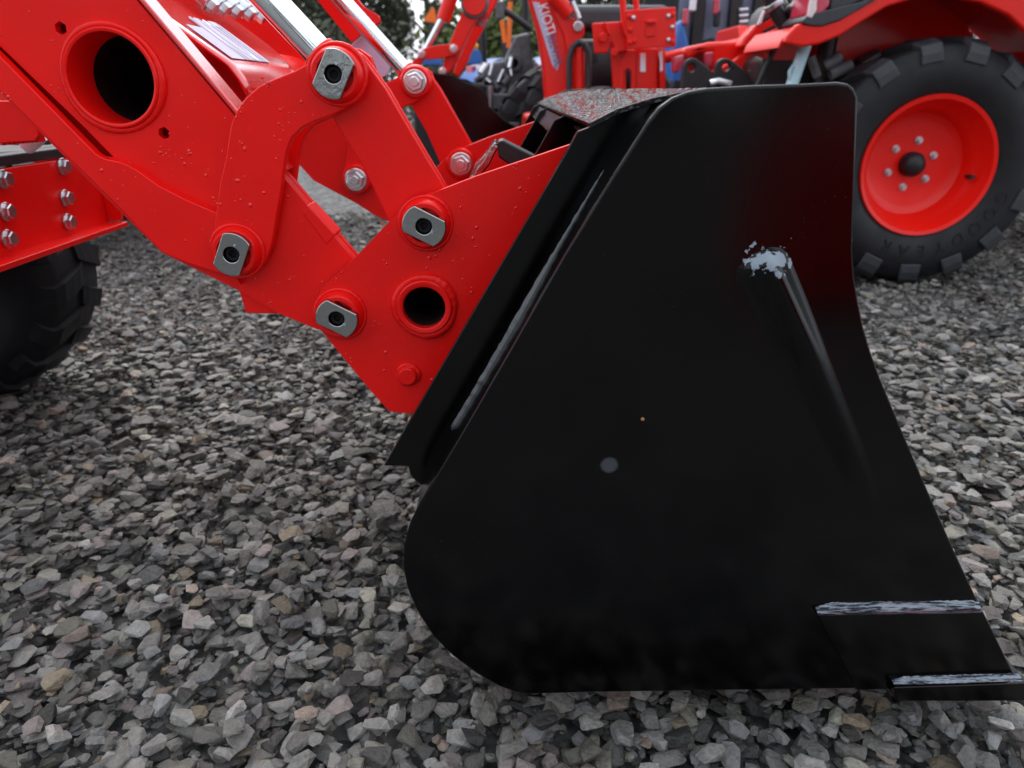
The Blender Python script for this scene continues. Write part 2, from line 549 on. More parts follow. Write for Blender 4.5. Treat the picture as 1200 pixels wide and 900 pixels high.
def hexnut(name, c, r, h, m, parent, axis=(0, -1, 0), ph=0.3, stud=True):
    """hexagonal nut on a washer, sticking out along axis"""
    bm = bmesh.new()
    ax = Vector(axis).normalized(); u, v = frame_of(ax); c = Vector(c)
    def ring(rr, hh, n, p=0.0):
        return [bm.verts.new(c + ax * hh + (u * math.cos(p + 2 * math.pi * i / n) + v * math.sin(p + 2 * math.pi * i / n)) * rr) for i in range(n)]
    def stack(levels, n, p=0.0):
        rs = [ring(rr, hh, n, p) for rr, hh in levels]
        for a, b in zip(rs, rs[1:]):
            for i in range(n): bm.faces.new((a[i], a[(i + 1) % n], b[(i + 1) % n], b[i]))
        bm.faces.new(rs[-1])
    stack([(r * 1.22, 0.0), (r * 1.22, h * 0.22), (r * 1.15, h * 0.28)], 24)
    stack([(r, h * 0.2), (r, h * 0.86), (r * 0.88, h)], 6, ph)
    if stud: stack([(r * 0.52, h * 0.8), (r * 0.52, h * 1.18), (r * 0.45, h * 1.28)], 16)
    return bm_obj(name, bm, m, parent, 30)

def text_mesh(name, body, size, m, parent, mtx, extrude=0.0006, align='CENTER'):
    cu = bpy.data.curves.new(name, 'FONT')
    cu.body = body; cu.size = size; cu.extrude = extrude; cu.align_x = align; cu.align_y = 'CENTER'
    cu.resolution_u = 3
    tmp = bpy.data.objects.new(name, cu); COL.objects.link(tmp)
    dg = bpy.context.evaluated_depsgraph_get()
    me = bpy.data.meshes.new_from_object(tmp.evaluated_get(dg))
    bpy.data.objects.remove(tmp)
    me.transform(mtx)
    me.name = name
    me.materials.clear()
    return finish(name, me, m, parent)

def copy_tree(o, parent=None):
    c = o.copy(); COL.objects.link(c)
    if parent is not None: c.parent = parent
    for ch in list(o.children): copy_tree(ch, c)
    return c

# =================================================================== GROUND
gs = 160.0
ground = mesh_obj('gravel_ground', [(-gs, -gs, -0.026), (gs, -gs, -0.026), (gs, gs, -0.026), (-gs, gs, -0.026)], [(0, 1, 2, 3)], GROUND)
ground['kind'] = 'structure'

def make_hull(npts, sx, sy, sz, r):
    bm = bmesh.new()
    for _ in range(npts):
        v = Vector((r.gauss(0, 1), r.gauss(0, 1), r.gauss(0, 1)))
        k = max(abs(v.x), abs(v.y), abs(v.z)); s = v.normalized()
        v = (v / k) * 0.45 + s * 0.55
        v *= r.uniform(0.82, 1.0)
        bm.verts.new((v.x * sx, v.y * sy, v.z * sz))
    res = bmesh.ops.convex_hull(bm, input=bm.verts)
    bad = [e for e in res.get('geom_interior', []) if isinstance(e, bmesh.types.BMVert)]
    bad += [v for v in bm.verts if not v.link_faces]
    bmesh.ops.delete(bm, geom=list(set(bad)), context='VERTS')
    bmesh.ops.triangulate(bm, faces=bm.faces)
    bmesh.ops.recalc_face_normals(bm, faces=bm.faces)
    bm.verts.ensure_lookup_table()
    V = np.array([v.co[:] for v in bm.verts]); T = np.array([[v.index for v in f.verts] for f in bm.faces])
    bm.verts.index_update()
    T = np.array([[v.index for v in f.verts] for f in bm.faces])
    bm.free()
    return V, T

rr = random.Random(3)
HULLS = [make_hull(rr.randint(12, 17), 1.0, rr.uniform(0.62, 0.92), rr.uniform(0.25, 0.50), rr) for _ in range(40)]
HULLS_LO = [make_hull(rr.randint(8, 9), 1.0, rr.uniform(0.62, 0.92), rr.uniform(0.34, 0.55), rr) for _ in range(20)]

def scatter():
    """drop stones one after another onto a height field; returns arrays"""
    RES = 0.006
    X0, X1, Y0, Y1 = -3.7, 3.9, 0.30, 4.6
    H = np.zeros((int((X1 - X0) / RES) + 2, int((Y1 - Y0) / RES) + 2))
    pos = []
    def band(ya, yb, dens, smin, smax):
        y = ya
        while y < yb:
            step = 0.1
            hw = 0.715 * (y * 0.93 + 0.27) + 0.22 + 0.06 * y
            nn = rng.poisson(dens * step * 2 * hw)
            xs = rng.uniform(-hw, hw, nn); ys = rng.uniform(y, y + step, nn)
            ss = np.clip(np.exp(rng.normal(math.log(0.0098), 0.46, nn)), smin, smax)
            pos.append(np.stack([xs, ys, ss], 1)); y += step
    band(0.42, 1.2, 8600, 0.0045, 0.0215)
    band(1.2, 2.2, 6600, 0.0058, 0.024)
    band(2.2, 3.2, 4200, 0.0080, 0.027)
    band(3.2, 4.5, 2500, 0.0105, 0.028)
    A = np.concatenate(pos)
    order = rng.permutation(len(A)); A = A[order]
    # let the small fines fall first so that larger stones lie on top
    A = A[np.argsort(A[:, 2] + rng.normal(0, 0.006, len(A)))]
    n = len(A)
    yaw = rng.uniform(0, 2 * math.pi, n)
    tilt = np.abs(rng.normal(0, 0.19, n)); tdir = rng.uniform(0, 2 * math.pi, n)
    Z = np.zeros(n)
    ix = ((A[:, 0] - X0) / RES).astype(int); iy = ((A[:, 1] - Y0) / RES).astype(int)
    for i in range(n):
        s = A[i, 2]; k = max(1, int(s * 0.62 / RES))
        w = H[max(0, ix[i] - k):ix[i] + k + 1, max(0, iy[i] - k):iy[i] + k + 1]
        h = s * (0.44 + 0.5 * tilt[i])
        base = 0.72 * w.mean() + 0.28 * w.max()
        Z[i] = base + h * 0.72
        np.maximum(w, Z[i] + h * 0.62, out=w)
    return A, yaw, tilt, tdir, Z

A, yaw, tilt, tdir, Zs = scatter()
near_sel = A[:, 1] < 2.0
Zs = Zs - np.median(Zs[near_sel]) - 0.006
NS = len(A)
# tints
kind = rng.random(NS)
g = np.clip(rng.normal(0.138, 0.055, NS), 0.030, 0.28)
tint = np.stack([g * 1.05, g * 1.0, g * 0.915], 1)
blu = kind < 0.16; tint[blu] *= np.array([0.93, 0.97, 1.03])
pur = (kind > 0.16) & (kind < 0.235); tint[pur] *= np.array([1.03, 0.91, 0.94])
och = (kind > 0.235) & (kind < 0.268); tint[och] *= np.array([1.30, 1.10, 0.84])
brn = (kind > 0.285) & (kind < 0.315); tint[brn] *= np.array([1.16, 0.95, 0.85])
olv = (kind > 0.33) & (kind < 0.42); tint[olv] *= np.array([1.03, 1.03, 0.92])
lgt = (kind > 0.42) & (kind < 0.50); tint[lgt] *= 1.2

def rot_mats(yaw, tilt, tdir):
    c, s = np.cos(yaw), np.sin(yaw)
    Rz = np.zeros((len(yaw), 3, 3)); Rz[:, 0, 0] = c; Rz[:, 0, 1] = -s; Rz[:, 1, 0] = s; Rz[:, 1, 1] = c; Rz[:, 2, 2] = 1
    ax = np.cos(tdir); ay = np.sin(tdir); c, s = np.cos(tilt), np.sin(tilt); C = 1 - c
    Rt = np.zeros_like(Rz)
    Rt[:, 0, 0] = c + ax * ax * C; Rt[:, 0, 1] = ax * ay * C; Rt[:, 0, 2] = ay * s
    Rt[:, 1, 0] = ax * ay * C; Rt[:, 1, 1] = c + ay * ay * C; Rt[:, 1, 2] = -ax * s
    Rt[:, 2, 0] = -ay * s; Rt[:, 2, 1] = ax * s; Rt[:, 2, 2] = c
    return Rt @ Rz

RM = rot_mats(yaw, tilt, tdir)
which = rng.integers(0, 40, NS)
# the 300 stones that show largest: near, large, lying on top, in the frame and not behind the bucket
cpos = np.stack([A[:, 0], A[:, 1], Zs - CAM_H], 1)
fw, rt, upv = np.array(_fwd), np.array(_rgt), np.array(_up)
zc = cpos @ fw
pxx = 600 + F * (cpos @ rt) / zc; pyy = 450 - F * (cpos @ upv) / zc
infr = (pxx > -20) & (pxx < 1220) & (pyy < 915) & (pyy > 100) & ~((pxx > 480) & (pxx < 1190) & (pyy < 800) & (pyy > 480) & (pxx < 500 + 1.0 * pyy))
top = Zs > np.median(Zs[near_sel]) - 0.004
score = np.where(infr & top, A[:, 2] / zc, 0)
big = np.argsort(-score)[:300]
is_big = np.zeros(NS, bool); is_big[big] = True

def build_stuff():
    Vs, Ts, Cs = [], [], []; off = 0
    for lo in (False, True):
        hs = HULLS_LO if lo else HULLS
        far = A[:, 1] > 2.0
        for k, (V, T) in enumerate(hs):
            idx = np.nonzero((far == lo) & (which % len(hs) == k) & ~is_big)[0]
            if len(idx) == 0: continue
            w = (V[None] * A[idx, 2][:, None, None]) @ RM[idx].transpose(0, 2, 1)
            w += np.stack([A[idx, 0], A[idx, 1], Zs[idx]], 1)[:, None]
            nv = len(V); m = len(idx)
            Vs.append(w.reshape(-1, 3))
            Ts.append((T[None] + (np.arange(m) * nv)[:, None, None] + off).reshape(-1, 3))
            Cs.append(np.repeat(tint[idx], nv, 0)); off += nv * m
    V = np.concatenate(Vs).astype(np.float32); T = np.concatenate(Ts).astype(np.int32); Cc = np.concatenate(Cs)
    me = bpy.data.meshes.new('gravel')
    me.vertices.add(len(V)); me.vertices.foreach_set('co', V.ravel())
    me.loops.add(T.size); me.loops.foreach_set('vertex_index', T.ravel())
    me.polygons.add(len(T)); me.polygons.foreach_set('loop_start', np.arange(0, T.size, 3, dtype=np.int32))
    me.update(calc_edges=True)
    at = me.attributes.new('stone_tint', 'FLOAT_COLOR', 'POINT')
    at.data.foreach_set('color', np.concatenate([Cc, np.ones((len(Cc), 1))], 1).astype(np.float32).ravel())
    me.polygons.foreach_set('use_smooth', np.zeros(len(T), bool))
    o = finish('gravel', me, STONE)
    o['kind'] = 'stuff'
    o['label'] = 'grey crushed stone gravel covering the yard around the machines'
    o['category'] = 'gravel'
    return o
gravel = build_stuff()
print('stones', NS, 'tris', len(gravel.data.polygons))

SMESH = []
for k, (V, T) in enumerate(HULLS):
    me = bpy.data.meshes.new('stone'); me.from_pydata(V.tolist(), [], T.tolist()); me.update()
    # chip the edges a little so that near stones are not ideal polyhedra
    bm = bmesh.new(); bm.from_mesh(me)
    bmesh.ops.bevel(bm, geom=list(bm.edges), offset=0.05, segments=1, affect='EDGES', clamp_overlap=True)
    bm.to_mesh(me); bm.free()
    me.materials.append(STONE1); SMESH.append(me)
for i in big:
    o = bpy.data.objects.new('stone', SMESH[which[i]])
    o.matrix_local = Matrix.Translation((A[i, 0], A[i, 1], Zs[i])) @ Matrix(RM[i].tolist()).to_4x4() @ Matrix.Scale(float(A[i, 2]), 4)
    o.color = (*tint[i].tolist(), 1)
    COL.objects.link(o); o.parent = ground

# =================================================================== WHEELS
def make_wheel(parent, c, R, W, Rr, rim_mat, side=-1, nlug=20, lugs='joined', dish=0.10, nuts=6, hub_m=None, name='tyre', ph=0.0):
    """tyre and dished rim; outer face looks towards side*y"""
    s = side; h = W / 2
    Rb = R * 0.955
    prof = [(Rr, h * 0.80), (Rr + 0.02 * R, h * 0.90), (Rr + 0.10 * R, h * 0.99), (Rr + (Rb - Rr) * 0.55, h * 1.0), (Rb * 0.965, h * 0.93), (Rb, h * 0.80),
            (Rb * 1.008, 0), (Rb, -h * 0.80), (Rb * 0.965, -h * 0.93), (Rr + (Rb - Rr) * 0.55, -h * 1.0), (Rr + 0.10 * R, -h * 0.99), (Rr, -h * 0.80)]
    ty = lathe_y(name, prof, c, RUBBER, parent, 56, 50)
    cx, cy, cz = c
    def lug_mesh():
        vt, fc = [], []
        n = 6
        for i in range(n):
            t = i / (n - 1)
            sk = 0.17 * max(0, t - 0.2)                 # chevron skew, in radians
            wa = 0.082 * (20 / nlug)
            yy = s * h * (1.02, 0.97, 0.80, 0.45, 0.15, -0.05)[i]
            top_r = R * (0.885, 0.955, 0.995, 1.0, 1.0, 0.99)[i]
            bot_r = R * (0.815, 0.815, 0.82, 0.85, 0.85, 0.85)[i]
            for a, r_ in ((sk - wa, bot_r), (sk - wa * 0.82, top_r), (sk + wa * 0.82, top_r), (sk + wa, bot_r)):
                vt.append((r_ * math.cos(a), yy, r_ * math.sin(a)))
        for i in range(n - 1):
            for k in range(4):
                fc.append((i * 4 + k, i * 4 + (k + 1) % 4, (i + 1) * 4 + (k + 1) % 4, (i + 1) * 4 + k))
        fc.append((0, 1, 2, 3)); fc.append(tuple(range((n - 1) * 4 + 3, (n - 1) * 4 - 1, -1)))
        return vt, fc
    vt, fc = lug_mesh()
    def side_lug():
        return [(x, -y, z) for x, y, z in vt]
    base_l = None
    mats_ = []
    for k in range(nlug):
        for half in (0, 1):
            mats_.append((ph + 2 * math.pi * (k + 0.5 * half) / nlug, half))
    if lugs == 'single':
        meshes = []
        for half in (0, 1):
            me = bpy.data.meshes.new('tread_lug'); me.from_pydata(vt if half == 0 else side_lug(), [], fc)
            bm = bmesh.new(); bm.from_mesh(me); bmesh.ops.recalc_face_normals(bm, faces=bm.faces); bm.to_mesh(me); bm.free()
            me.materials.append(LUGTOP); meshes.append(me)
        for a, half in mats_:
            o = bpy.data.objects.new('tread_lug', meshes[half]); COL.objects.link(o); o.parent = ty
            md = o.modifiers.new('bevel', 'BEVEL'); md.width = 0.006; md.segments = 2; md.limit_method = 'ANGLE'
            o.matrix_local = Matrix.Translation(c) @ Matrix.Rotation(-a, 4, 'Y')
    else:
        V2, F2 = [], []
        for a, half in mats_:
            M = Matrix.Rotation(-a, 4, 'Y'); o_ = len(V2)
            V2 += [M @ Vector(v) + Vector(c) for v in (vt if half == 0 else side_lug())]
            F2 += [tuple(i + o_ for i in f) for f in fc]
        lg = mesh_obj('tread', V2, F2, RUBBER, ty)
    d = dish
    rp = [(Rr * 1.0, h * 0.80), (Rr * 1.035, h * 0.86), (Rr * 1.02, h * 0.90), (Rr * 0.965, h * 0.87), (Rr * 0.93, h * 0.70), (Rr * 0.90, h * 0.60), (Rr * 0.88, h * 0.50),
          (Rr * 0.84, h * 0.42), (Rr * 0.80, h * 0.26), (Rr * 0.765, h * 0.12), (Rr * 0.70, h * 0.05), (Rr * 0.62, h * 0.015), (Rr * 0.30, h * 0.0), (0.0001, h * 0.0),
          (0.0001, -h * 0.2), (Rr * 0.6, -h * 0.3), (Rr * 0.9, -h * 0.7), (Rr * 1.0, -h * 0.7)]
    rm = lathe_y('rim', [(r, s * y) for r, y in rp], c, rim_mat, ty, 64, 30)
    # dome hub cap, nuts, valve
    hb = lathe_y('hub_cap', [(0.0001, s * (h * 0.36)), (Rr * 0.08, s * h * 0.35), (Rr * 0.15, s * h * 0.29), (Rr * 0.185, s * h * 0.18), (Rr * 0.19, s * (h * 0.005))], c, hub_m or BLACKP, rm, 28, 40, closed=False)
    for k in range(nuts):
        a = 2 * math.pi * (k + 0.35) / nuts
        hexnut('wheel_nut', (cx + Rr * 0.36 * math.cos(a), cy + s * h * 0.004, cz + Rr * 0.36 * math.sin(a)), Rr * 0.050, 0.014, BOLT, rm, axis=(0, s, 0))
    return ty

# =================================================================== LOADER TRACTOR (near)
YB = 0.62                                    # near face of the bucket
TY = 1.26                                    # centre line of tractor and bucket
YO, YBM, YI = 0.830, 0.847, 0.886            # near arm: outer plates, boom, inner plates
FI, FBM, FO = 1.555, 1.573, 1.616            # far arm: inner plates, boom, outer plates
tractor = thing('loader_tractor', 'red compact tractor with front loader arms holding the big black bucket', 'tractor', (-1.9, TY, 0))

A_, B_, C_, D_ = [P(x, y, 0.812) for x, y in ((391, 87), (497, 265), (272, 298), (395, 373))]
TUBE = P(130, 92, 0.842); TR = 0.0505
BT = P(497, 361, 0.822)

boom_xz = XZ([(-420, -560), (-160, -378), (160, 0), (276, 137), (330, 205), (413, 303), (430, 345), (414, 372, 20), (392, 388, 14), (372, 386), (326, 367),
              (283, 342), (190, 296), (120, 228), (0, 108), (-150, -40), (-420, -300)], YBM)
h1, h2 = P(71, 33, YBM), P(192, 156, YBM)
boom = plate('loader_boom', boom_xz, YBM, 0.012, RED, tractor,
             holes=[circ(TUBE.x, TUBE.z, TR, 44), circ(h1.x, h1.z, 0.0066, 6, 0.5), circ(h2.x, h2.z, 0.0066, 6, 0.3),
                    XZ([(-200, -146), (0, 54), (100, 150), (133, 184), (116, 184), (90, 160), (0, 72), (-200, -126)], YBM)])
boom_i = plate('boom_inner_side', boom_xz, YBM + 0.022, 0.010, RED, boom, holes=[circ(TUBE.x, TUBE.z, TR, 44)])

def boom_sheets(xz, y0, y1, owner):
    top_ = xz[1:6]; 
    extrude_path('boom_top_sheet', [(x, z - 0.006) for x, z in top_], y0, y1, 0.006, RED, owner)
    bot_ = [p for p in xz[-7:-1]]
    extrude_path('boom_bottom_sheet', [(x + 0.002, z + 0.010) for x, z in bot_], y0, y1, 0.006, RED, owner)
boom_sheets(boom_xz, YBM + 0.0125, YBM + 0.0215, boom)
# flange line of the top sheet, proud of the side
extrude_path('boom_top_flange', [(x + 0.0035, z + 0.0035) for x, z in boom_xz[1:5]], YBM - 0.003, YBM + 0.034, 0.005, RED_WET, boom, bevel=0.0018)

# doubler plate along the lower edge of the boom
dbl = XZ([(-300, -225), (-150, -82), (0, 66), (112, 180), (122, 186, 6), (143, 190, 8), (160, 199), (185, 217), (220, 235), (256, 250), (262, 300), (283, 335), (271, 325, 6), (220, 309),
          (190, 296, 4), (128, 232), (0, 107), (-150, -41), (-300, -185)], 0.836)
plate('boom_doubler_plate', dbl, 0.836, 0.0135, RED, boom, bevel=0.0025)
# lower wedge of the boom end, set back
plate('boom_end_wedge', XZ([(274, 320), (281, 344), (288, 367), (325, 368), (332, 350), (320, 330)], 0.853), 0.853, 0.024, RED, boom)
# stop block on top of the boom end
blk = XZ([(366, 236), (398, 271, 3), (392, 279), (388, 283), (360, 246)], 0.87)
plate('boom_stop_block', blk, 0.846, 0.036, RED, boom, bevel=0.002)

# cross tube with open, welded end
def tube_y(name, c, ro, ri, y0, y1, m, parent, seg=56, extra=None):
    prof = [(ri, y0 - c.y + 0.001), (ri + 0.0012, y0 - c.y), (ro - 0.0015, y0 - c.y), (ro, y0 - c.y + 0.0015), (ro, y1 - c.y), (ri, y1 - c.y)]
    return lathe_y(name, prof, c, m, parent, seg, 40)
ct = tube_y('cross_tube', TUBE, TR - 0.0005, TR - 0.0050, 0.8400, 1.61, RED, tractor)
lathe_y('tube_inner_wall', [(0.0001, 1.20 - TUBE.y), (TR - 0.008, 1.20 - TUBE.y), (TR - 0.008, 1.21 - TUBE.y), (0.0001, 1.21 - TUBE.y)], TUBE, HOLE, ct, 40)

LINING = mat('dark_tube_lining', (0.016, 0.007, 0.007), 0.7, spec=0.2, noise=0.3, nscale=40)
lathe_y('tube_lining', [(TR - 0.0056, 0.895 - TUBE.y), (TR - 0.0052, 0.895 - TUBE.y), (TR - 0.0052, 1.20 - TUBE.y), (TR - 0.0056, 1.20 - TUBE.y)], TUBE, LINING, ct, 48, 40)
def weld_ring(c, r, y, rr_, parent, m=RED, name='weld_bead'):
    vt, fc = [], []
    N, K = 90, 8
    ph_ = random.random() * 6
    for i in range(N):
        a = 2 * math.pi * i / N
        w = rr_ * (1 + 0.05 * math.sin(a * 27 + ph_) + 0.22 * math.sin(a * 3 + ph_) + 0.12 * (random.random() - 0.5))
        for k in range(K):
            b = 2 * math.pi * k / K
            q = r + w * math.cos(b)
            vt.append((c.x + q * math.cos(a), y + w * math.sin(b), c.z + q * math.sin(a)))
    for i in range(N):
        j = (i + 1) % N
        for k in range(K):
            k2 = (k + 1) % K
            fc.append((i * K + k, i * K + k2, j * K + k2, j * K + k))
    return mesh_obj(name, vt, fc, m, parent, 60)
weld_ring(TUBE, TR + 0.0015, YBM - 0.0005, 0.0042, ct)

# bell crank links
crank = [(252, 292), (251, 262), (257, 215), (264, 185), (270, 146), (277, 130), (288, 114), (303, 101), (322, 92), (345, 83), (359, 75), (366, 66), (376, 57), (392, 52), (410, 54), (424, 64),
         (430, 80), (429, 96), (421, 112), (407, 126), (390, 135), (370, 142), (354, 150), (342, 162), (336, 176), (333, 195), (330, 220), (324, 255), (319, 285), (312, 306), (300, 319), (283, 325), (265, 320), (255, 308)]
crank_xz = XZ(crank, YO)
crk = plate('bell_crank', crank_xz, YO, 0.013, RED, tractor, bevel=0.0022)
crk_i = plate('bell_crank', crank_xz, YI, 0.013, RED, tractor, bevel=0.0022)

# tie links between crank and bucket bracket
tie = [(366, 100), (370, 72, 14), (395, 50, 24), (420, 60, 14), (452, 104), (524, 226), (535, 262, 20), (500, 300, 24), (462, 272, 18), (425, 195), (388, 136)]
tie_xz = XZ(tie, 0.848)
te = plate('tie_link', tie_xz, 0.848, 0.013, RED, tractor, bevel=0.002)
te_i = plate('tie_link', tie_xz, 0.872, 0.012, RED, tractor, bevel=0.002)

# bucket brackets (quick attach ears)
brk = [(374, 340, 14), (415, 303), (472, 243), (488, 232, 10), (508, 226), (560, 206), (676, 167), (664, 212), (584, 350), (506, 484, 4), (470, 484, 5), (456, 482, 3), (432, 455), (385, 398, 14), (366, 372, 20)]
brk_xz = XZ(brk, YO)
bk = plate('bucket_bracket', brk_xz, YO, 0.012, RED, tractor, holes=[circ(BT.x, BT.z, 0.0265, 36)], bevel=0.0015)
brk_in = XZ([(380, 345, 14), (425, 305), (480, 262, 12), (530, 262, 14), (545, 330), (487, 470), (440, 455), (390, 396, 14), (372, 372, 18)], YO)
bk_i = plate('bucket_bracket', brk_in, YI, 0.012, RED, tractor, holes=[circ(BT.x, BT.z, 0.0325, 36)], bevel=0.0015)
bt = tube_y('bracket_tube', BT, 0.0325, 0.0250, 0.8215, 1.63, RED, tractor, 44)
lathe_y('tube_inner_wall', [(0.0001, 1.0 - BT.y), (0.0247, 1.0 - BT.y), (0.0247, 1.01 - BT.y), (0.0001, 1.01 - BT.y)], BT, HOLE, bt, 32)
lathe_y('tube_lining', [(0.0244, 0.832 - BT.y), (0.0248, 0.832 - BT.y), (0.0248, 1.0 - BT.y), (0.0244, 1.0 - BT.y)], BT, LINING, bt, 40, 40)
weld_ring(BT, 0.0345, YO - 0.001, 0.0052, bt)
pb = P(478, 440, 0.826)
stud = lathe_y('stop_pin', [(0.0001, -0.006), (0.0095, -0.006), (0.0108, -0.0045), (0.0112, 0.0), (0.0145, 0.003), (0.015, 0.010)], pb, RED, bk, 28, 35, closed=False)
weld_ring(pb, 0.0125, YO - 0.0005, 0.003, bk)

def pin(c, rot_deg, owner, r_boss=0.0295, yy=YO):
    """welded boss ring, recessed pin head and the flat zinc keeper with its socket"""
    cc = Vector((c.x, yy, c.z))
    bs = lathe_y('pin_boss', [(0.0185, -0.011), (0.0195, -0.0135), (0.0235, -0.0135), (0.0258, -0.0115), (0.0268, -0.006), (r_boss, -0.001), (r_boss + 0.001, 0.004), (0.0185, 0.004)], cc, RED, owner, 44, 40)
    pn = lathe_y('pin_head', [(0.0001, -0.0085), (0.0184, -0.0085), (0.0184, 0.003), (0.0001, 0.003)], cc, RED, bs, 32, 35)
    weld_ring(cc, r_boss, yy - 0.0005, 0.0026, owner)
    # keeper: disc cut by two parallel flats
    R, hw = 0.0245, 0.0158
    pts = []
    am = math.asin(hw / R)
    for sgn in (0, math.pi):
        for k in range(11):
            a = sgn - am + 2 * am * k / 10
            pts.append((R * math.cos(a), R * math.sin(a)))
    ra = math.radians(rot_deg)
    out = [(cc.x + x * math.cos(ra) - y * math.sin(ra), cc.z + x * math.sin(ra) + y * math.cos(ra)) for x, y in pts]
    kp = plate('keeper_plate', out, yy - 0.0215, 0.0125, ZINC, owner, holes=[circ(cc.x, cc.z, 0.0088, 22)], bevel=0.0013)
    lathe_y('socket_bolt', [(0.0001, 0.0), (0.0040, 0.0), (0.0045, -0.004), (0.0072, -0.0045), (0.0084, -0.003), (0.0084, 0.006), (0.0001, 0.006)], Vector((cc.x, yy - 0.0125, cc.z)), HOLE, owner, 22, 30)
    gn = Vector((cc.x + 0.0125 * math.cos(ra), yy - 0.0215, cc.z + 0.0125 * math.sin(ra)))
    lathe_y('stamp_mark', [(0.0001, -0.0006), (0.0014, -0.0006), (0.0018, 0.0002)], gn + Vector((random.uniform(-0.002, 0.002), 0, -0.001)), BOLT, owner, 10, 40, closed=False)
    return bs
pin(A_, 62, crk); pin(C_, 65, crk); pin(B_, -27, bk); pin(D_, -28, bk)

# hydraulic cylinder of the near arm
def cylinder(yc, owner):
    a = Vector((A_.x, yc, A_.z)); b2 = P(320, -2, 0.895); b = Vector((b2.x, yc, b2.z))
    d0 = P(376, 58, 0.895); d0 = Vector((d0.x, yc, d0.z))
    u = (b - d0).normalized()
    rod = cyl('cylinder_rod', d0 - u * 0.01, d0 + u * 0.34, 0.0165, CHROME, owner, 40)
    cyl('rod_eye', d0 - u * 0.045, d0 - u * 0.004, 0.020, RED, rod, 24, bevel=0.002)
    brl = cyl('cylinder_barrel', d0 + u * 0.30, d0 + u * 0.80, 0.030, RED, rod, 32, bevel=0.003)
    cyl('cylinder_gland', d0 + u * 0.285, d0 + u * 0.315, 0.0325, RED, rod, 32, bevel=0.002)
    tube = cyl('pin_sleeve', (A_.x, yc - 0.017, A_.z), (A_.x, yc + 0.017, A_.z), 0.021, RED, rod, 28)
    return rod
cylinder(0.866, tractor)

# far arm: the same shapes on the other side
fb = plate('loader_boom', boom_xz, FBM, 0.012, RED, tractor)
plate('boom_outer_side', boom_xz, FBM + 0.024, 0.012, RED, fb)
boom_sheets(boom_xz, FBM + 0.0125, FBM + 0.0235, fb)
fc_ = plate('bell_crank', crank_xz, FI, 0.013, RED, tractor, bevel=0.002)
plate('bell_crank', crank_xz, FO, 0.013, RED, tractor, bevel=0.002)
ft_ = plate('tie_link', tie_xz, FI + 0.015, 0.010, RED, tractor, bevel=0.002)
plate('tie_link', tie_xz, FO - 0.013, 0.010, RED, tractor, bevel=0.002)
fk_ = plate('bucket_bracket', brk_xz, FI, 0.012, RED, tractor)
plate('bucket_bracket', brk_in, FO, 0.012, RED, tractor)
for c, ow in ((A_, fc_), (C_, fc_), (B_, fk_), (D_, fk_)):
    cc = Vector((c.x, FI, c.z))
    lathe_y('pin_boss', [(0.0001, -0.010), (0.027, -0.010), (0.030, -0.007), (0.032, 0.004), (0.0001, 0.004)], cc, RED, ow, 36, 35)
    hexnut('hex_nut', (cc.x, FI - 0.010, cc.z), 0.0185, 0.016, BOLT, ow)
cylinder(1.593, tractor)
# guard and pale plate beside the far cylinder
gp = plate('cylinder_guard', XZ([(340, -40), (413, 50), (424, 40), (446, 27, 3), (445, 19, 3), (427, 8), (415, -6), (395, -40)], 1.71), 1.70, 0.02, RED, tractor)
plate('pale_stop_plate', XZ([(409, 53), (430, 36), (456, 72, 6), (455, 86, 6), (441, 94, 6), (433, 86, 4)], 1.71), 1.722, 0.012, LABEL, gp)

# bent cover over the hoses with its label
Y0c, Y1c = 0.965, 1.31
pr = [P(x, y, Y0c) for x, y in ((140, -17), (262, 72), (268, 77), (280, 93), (290, 112))]
cov_prof = [(p.x, p.z) for p in pr]
def cover():
    vt, fc = [], []
    ny = 14
    for j in range(ny + 1):
        t = j / ny
        y = Y0c + (Y1c - Y0c) * t
        cut = 0.0
        if t > 0.8: cut = ((t - 0.8) / 0.2) ** 2 * 0.055         # rounded far corner
        for k, (x, z) in enumerate(cov_prof):
            dx = Vector(cov_prof[0]) - Vector(cov_prof[1]); dx.normalize()
            q = Vector((x, z)) + dx * (cut if k >= 1 else 0)
            vt.append((q.x, y, q.y))
    K = len(cov_prof)
    for j in range(ny):
        for k in range(K - 1):
            fc.append((j * K + k, j * K + k + 1, (j + 1) * K + k + 1, (j + 1) * K + k))
    o = mesh_obj('hose_cover', vt, fc, RED_WET, tractor, 25)
    md = o.modifiers.new('thickness', 'SOLIDIFY'); md.thickness = 0.004; md.offset = 0
    return o
cov = cover()
# label on the cover: a thin film 3 mm above it, letters run across the machine
e1 = Vector((cov_prof[1][0] - cov_prof[0][0], 0, cov_prof[1][1] - cov_prof[0][1])); L1 = e1.length; e1.normalize()
nrm = Vector((0, 1, 0)).cross(e1)
if nrm.z < 0: nrm = -nrm
def on_cover(s, y, h=0.003):
    q = Vector((cov_prof[0][0], y, cov_prof[0][1])) + e1 * s + nrm * h
    return q
def quad_film(name, pts, m, parent, n, th=0.0005):
    vt = [p for p in pts] + [p + n * th for p in pts]
    k = len(pts)
    fc = [tuple(reversed(range(k))), tuple(range(k, 2 * k))] + [(i, (i + 1) % k, (i + 1) % k + k, i + k) for i in range(k)]
    me = bpy.data.meshes.new(name); me.from_pydata([tuple(v) for v in vt], [], fc)
    bm = bmesh.new(); bm.from_mesh(me); bpy.data.meshes.remove(me)
    return bm_obj(name, bm, m, parent)
lab = quad_film('cover_label', [on_cover(L1 * 0.50, 1.00), on_cover(L1 * 0.97, 1.00), on_cover(L1 * 0.97, 1.16), on_cover(L1 * 0.36, 1.16), on_cover(L1 * 0.36, 1.05), on_cover(L1 * 0.50, 1.05)], LABEL, cov, nrm)
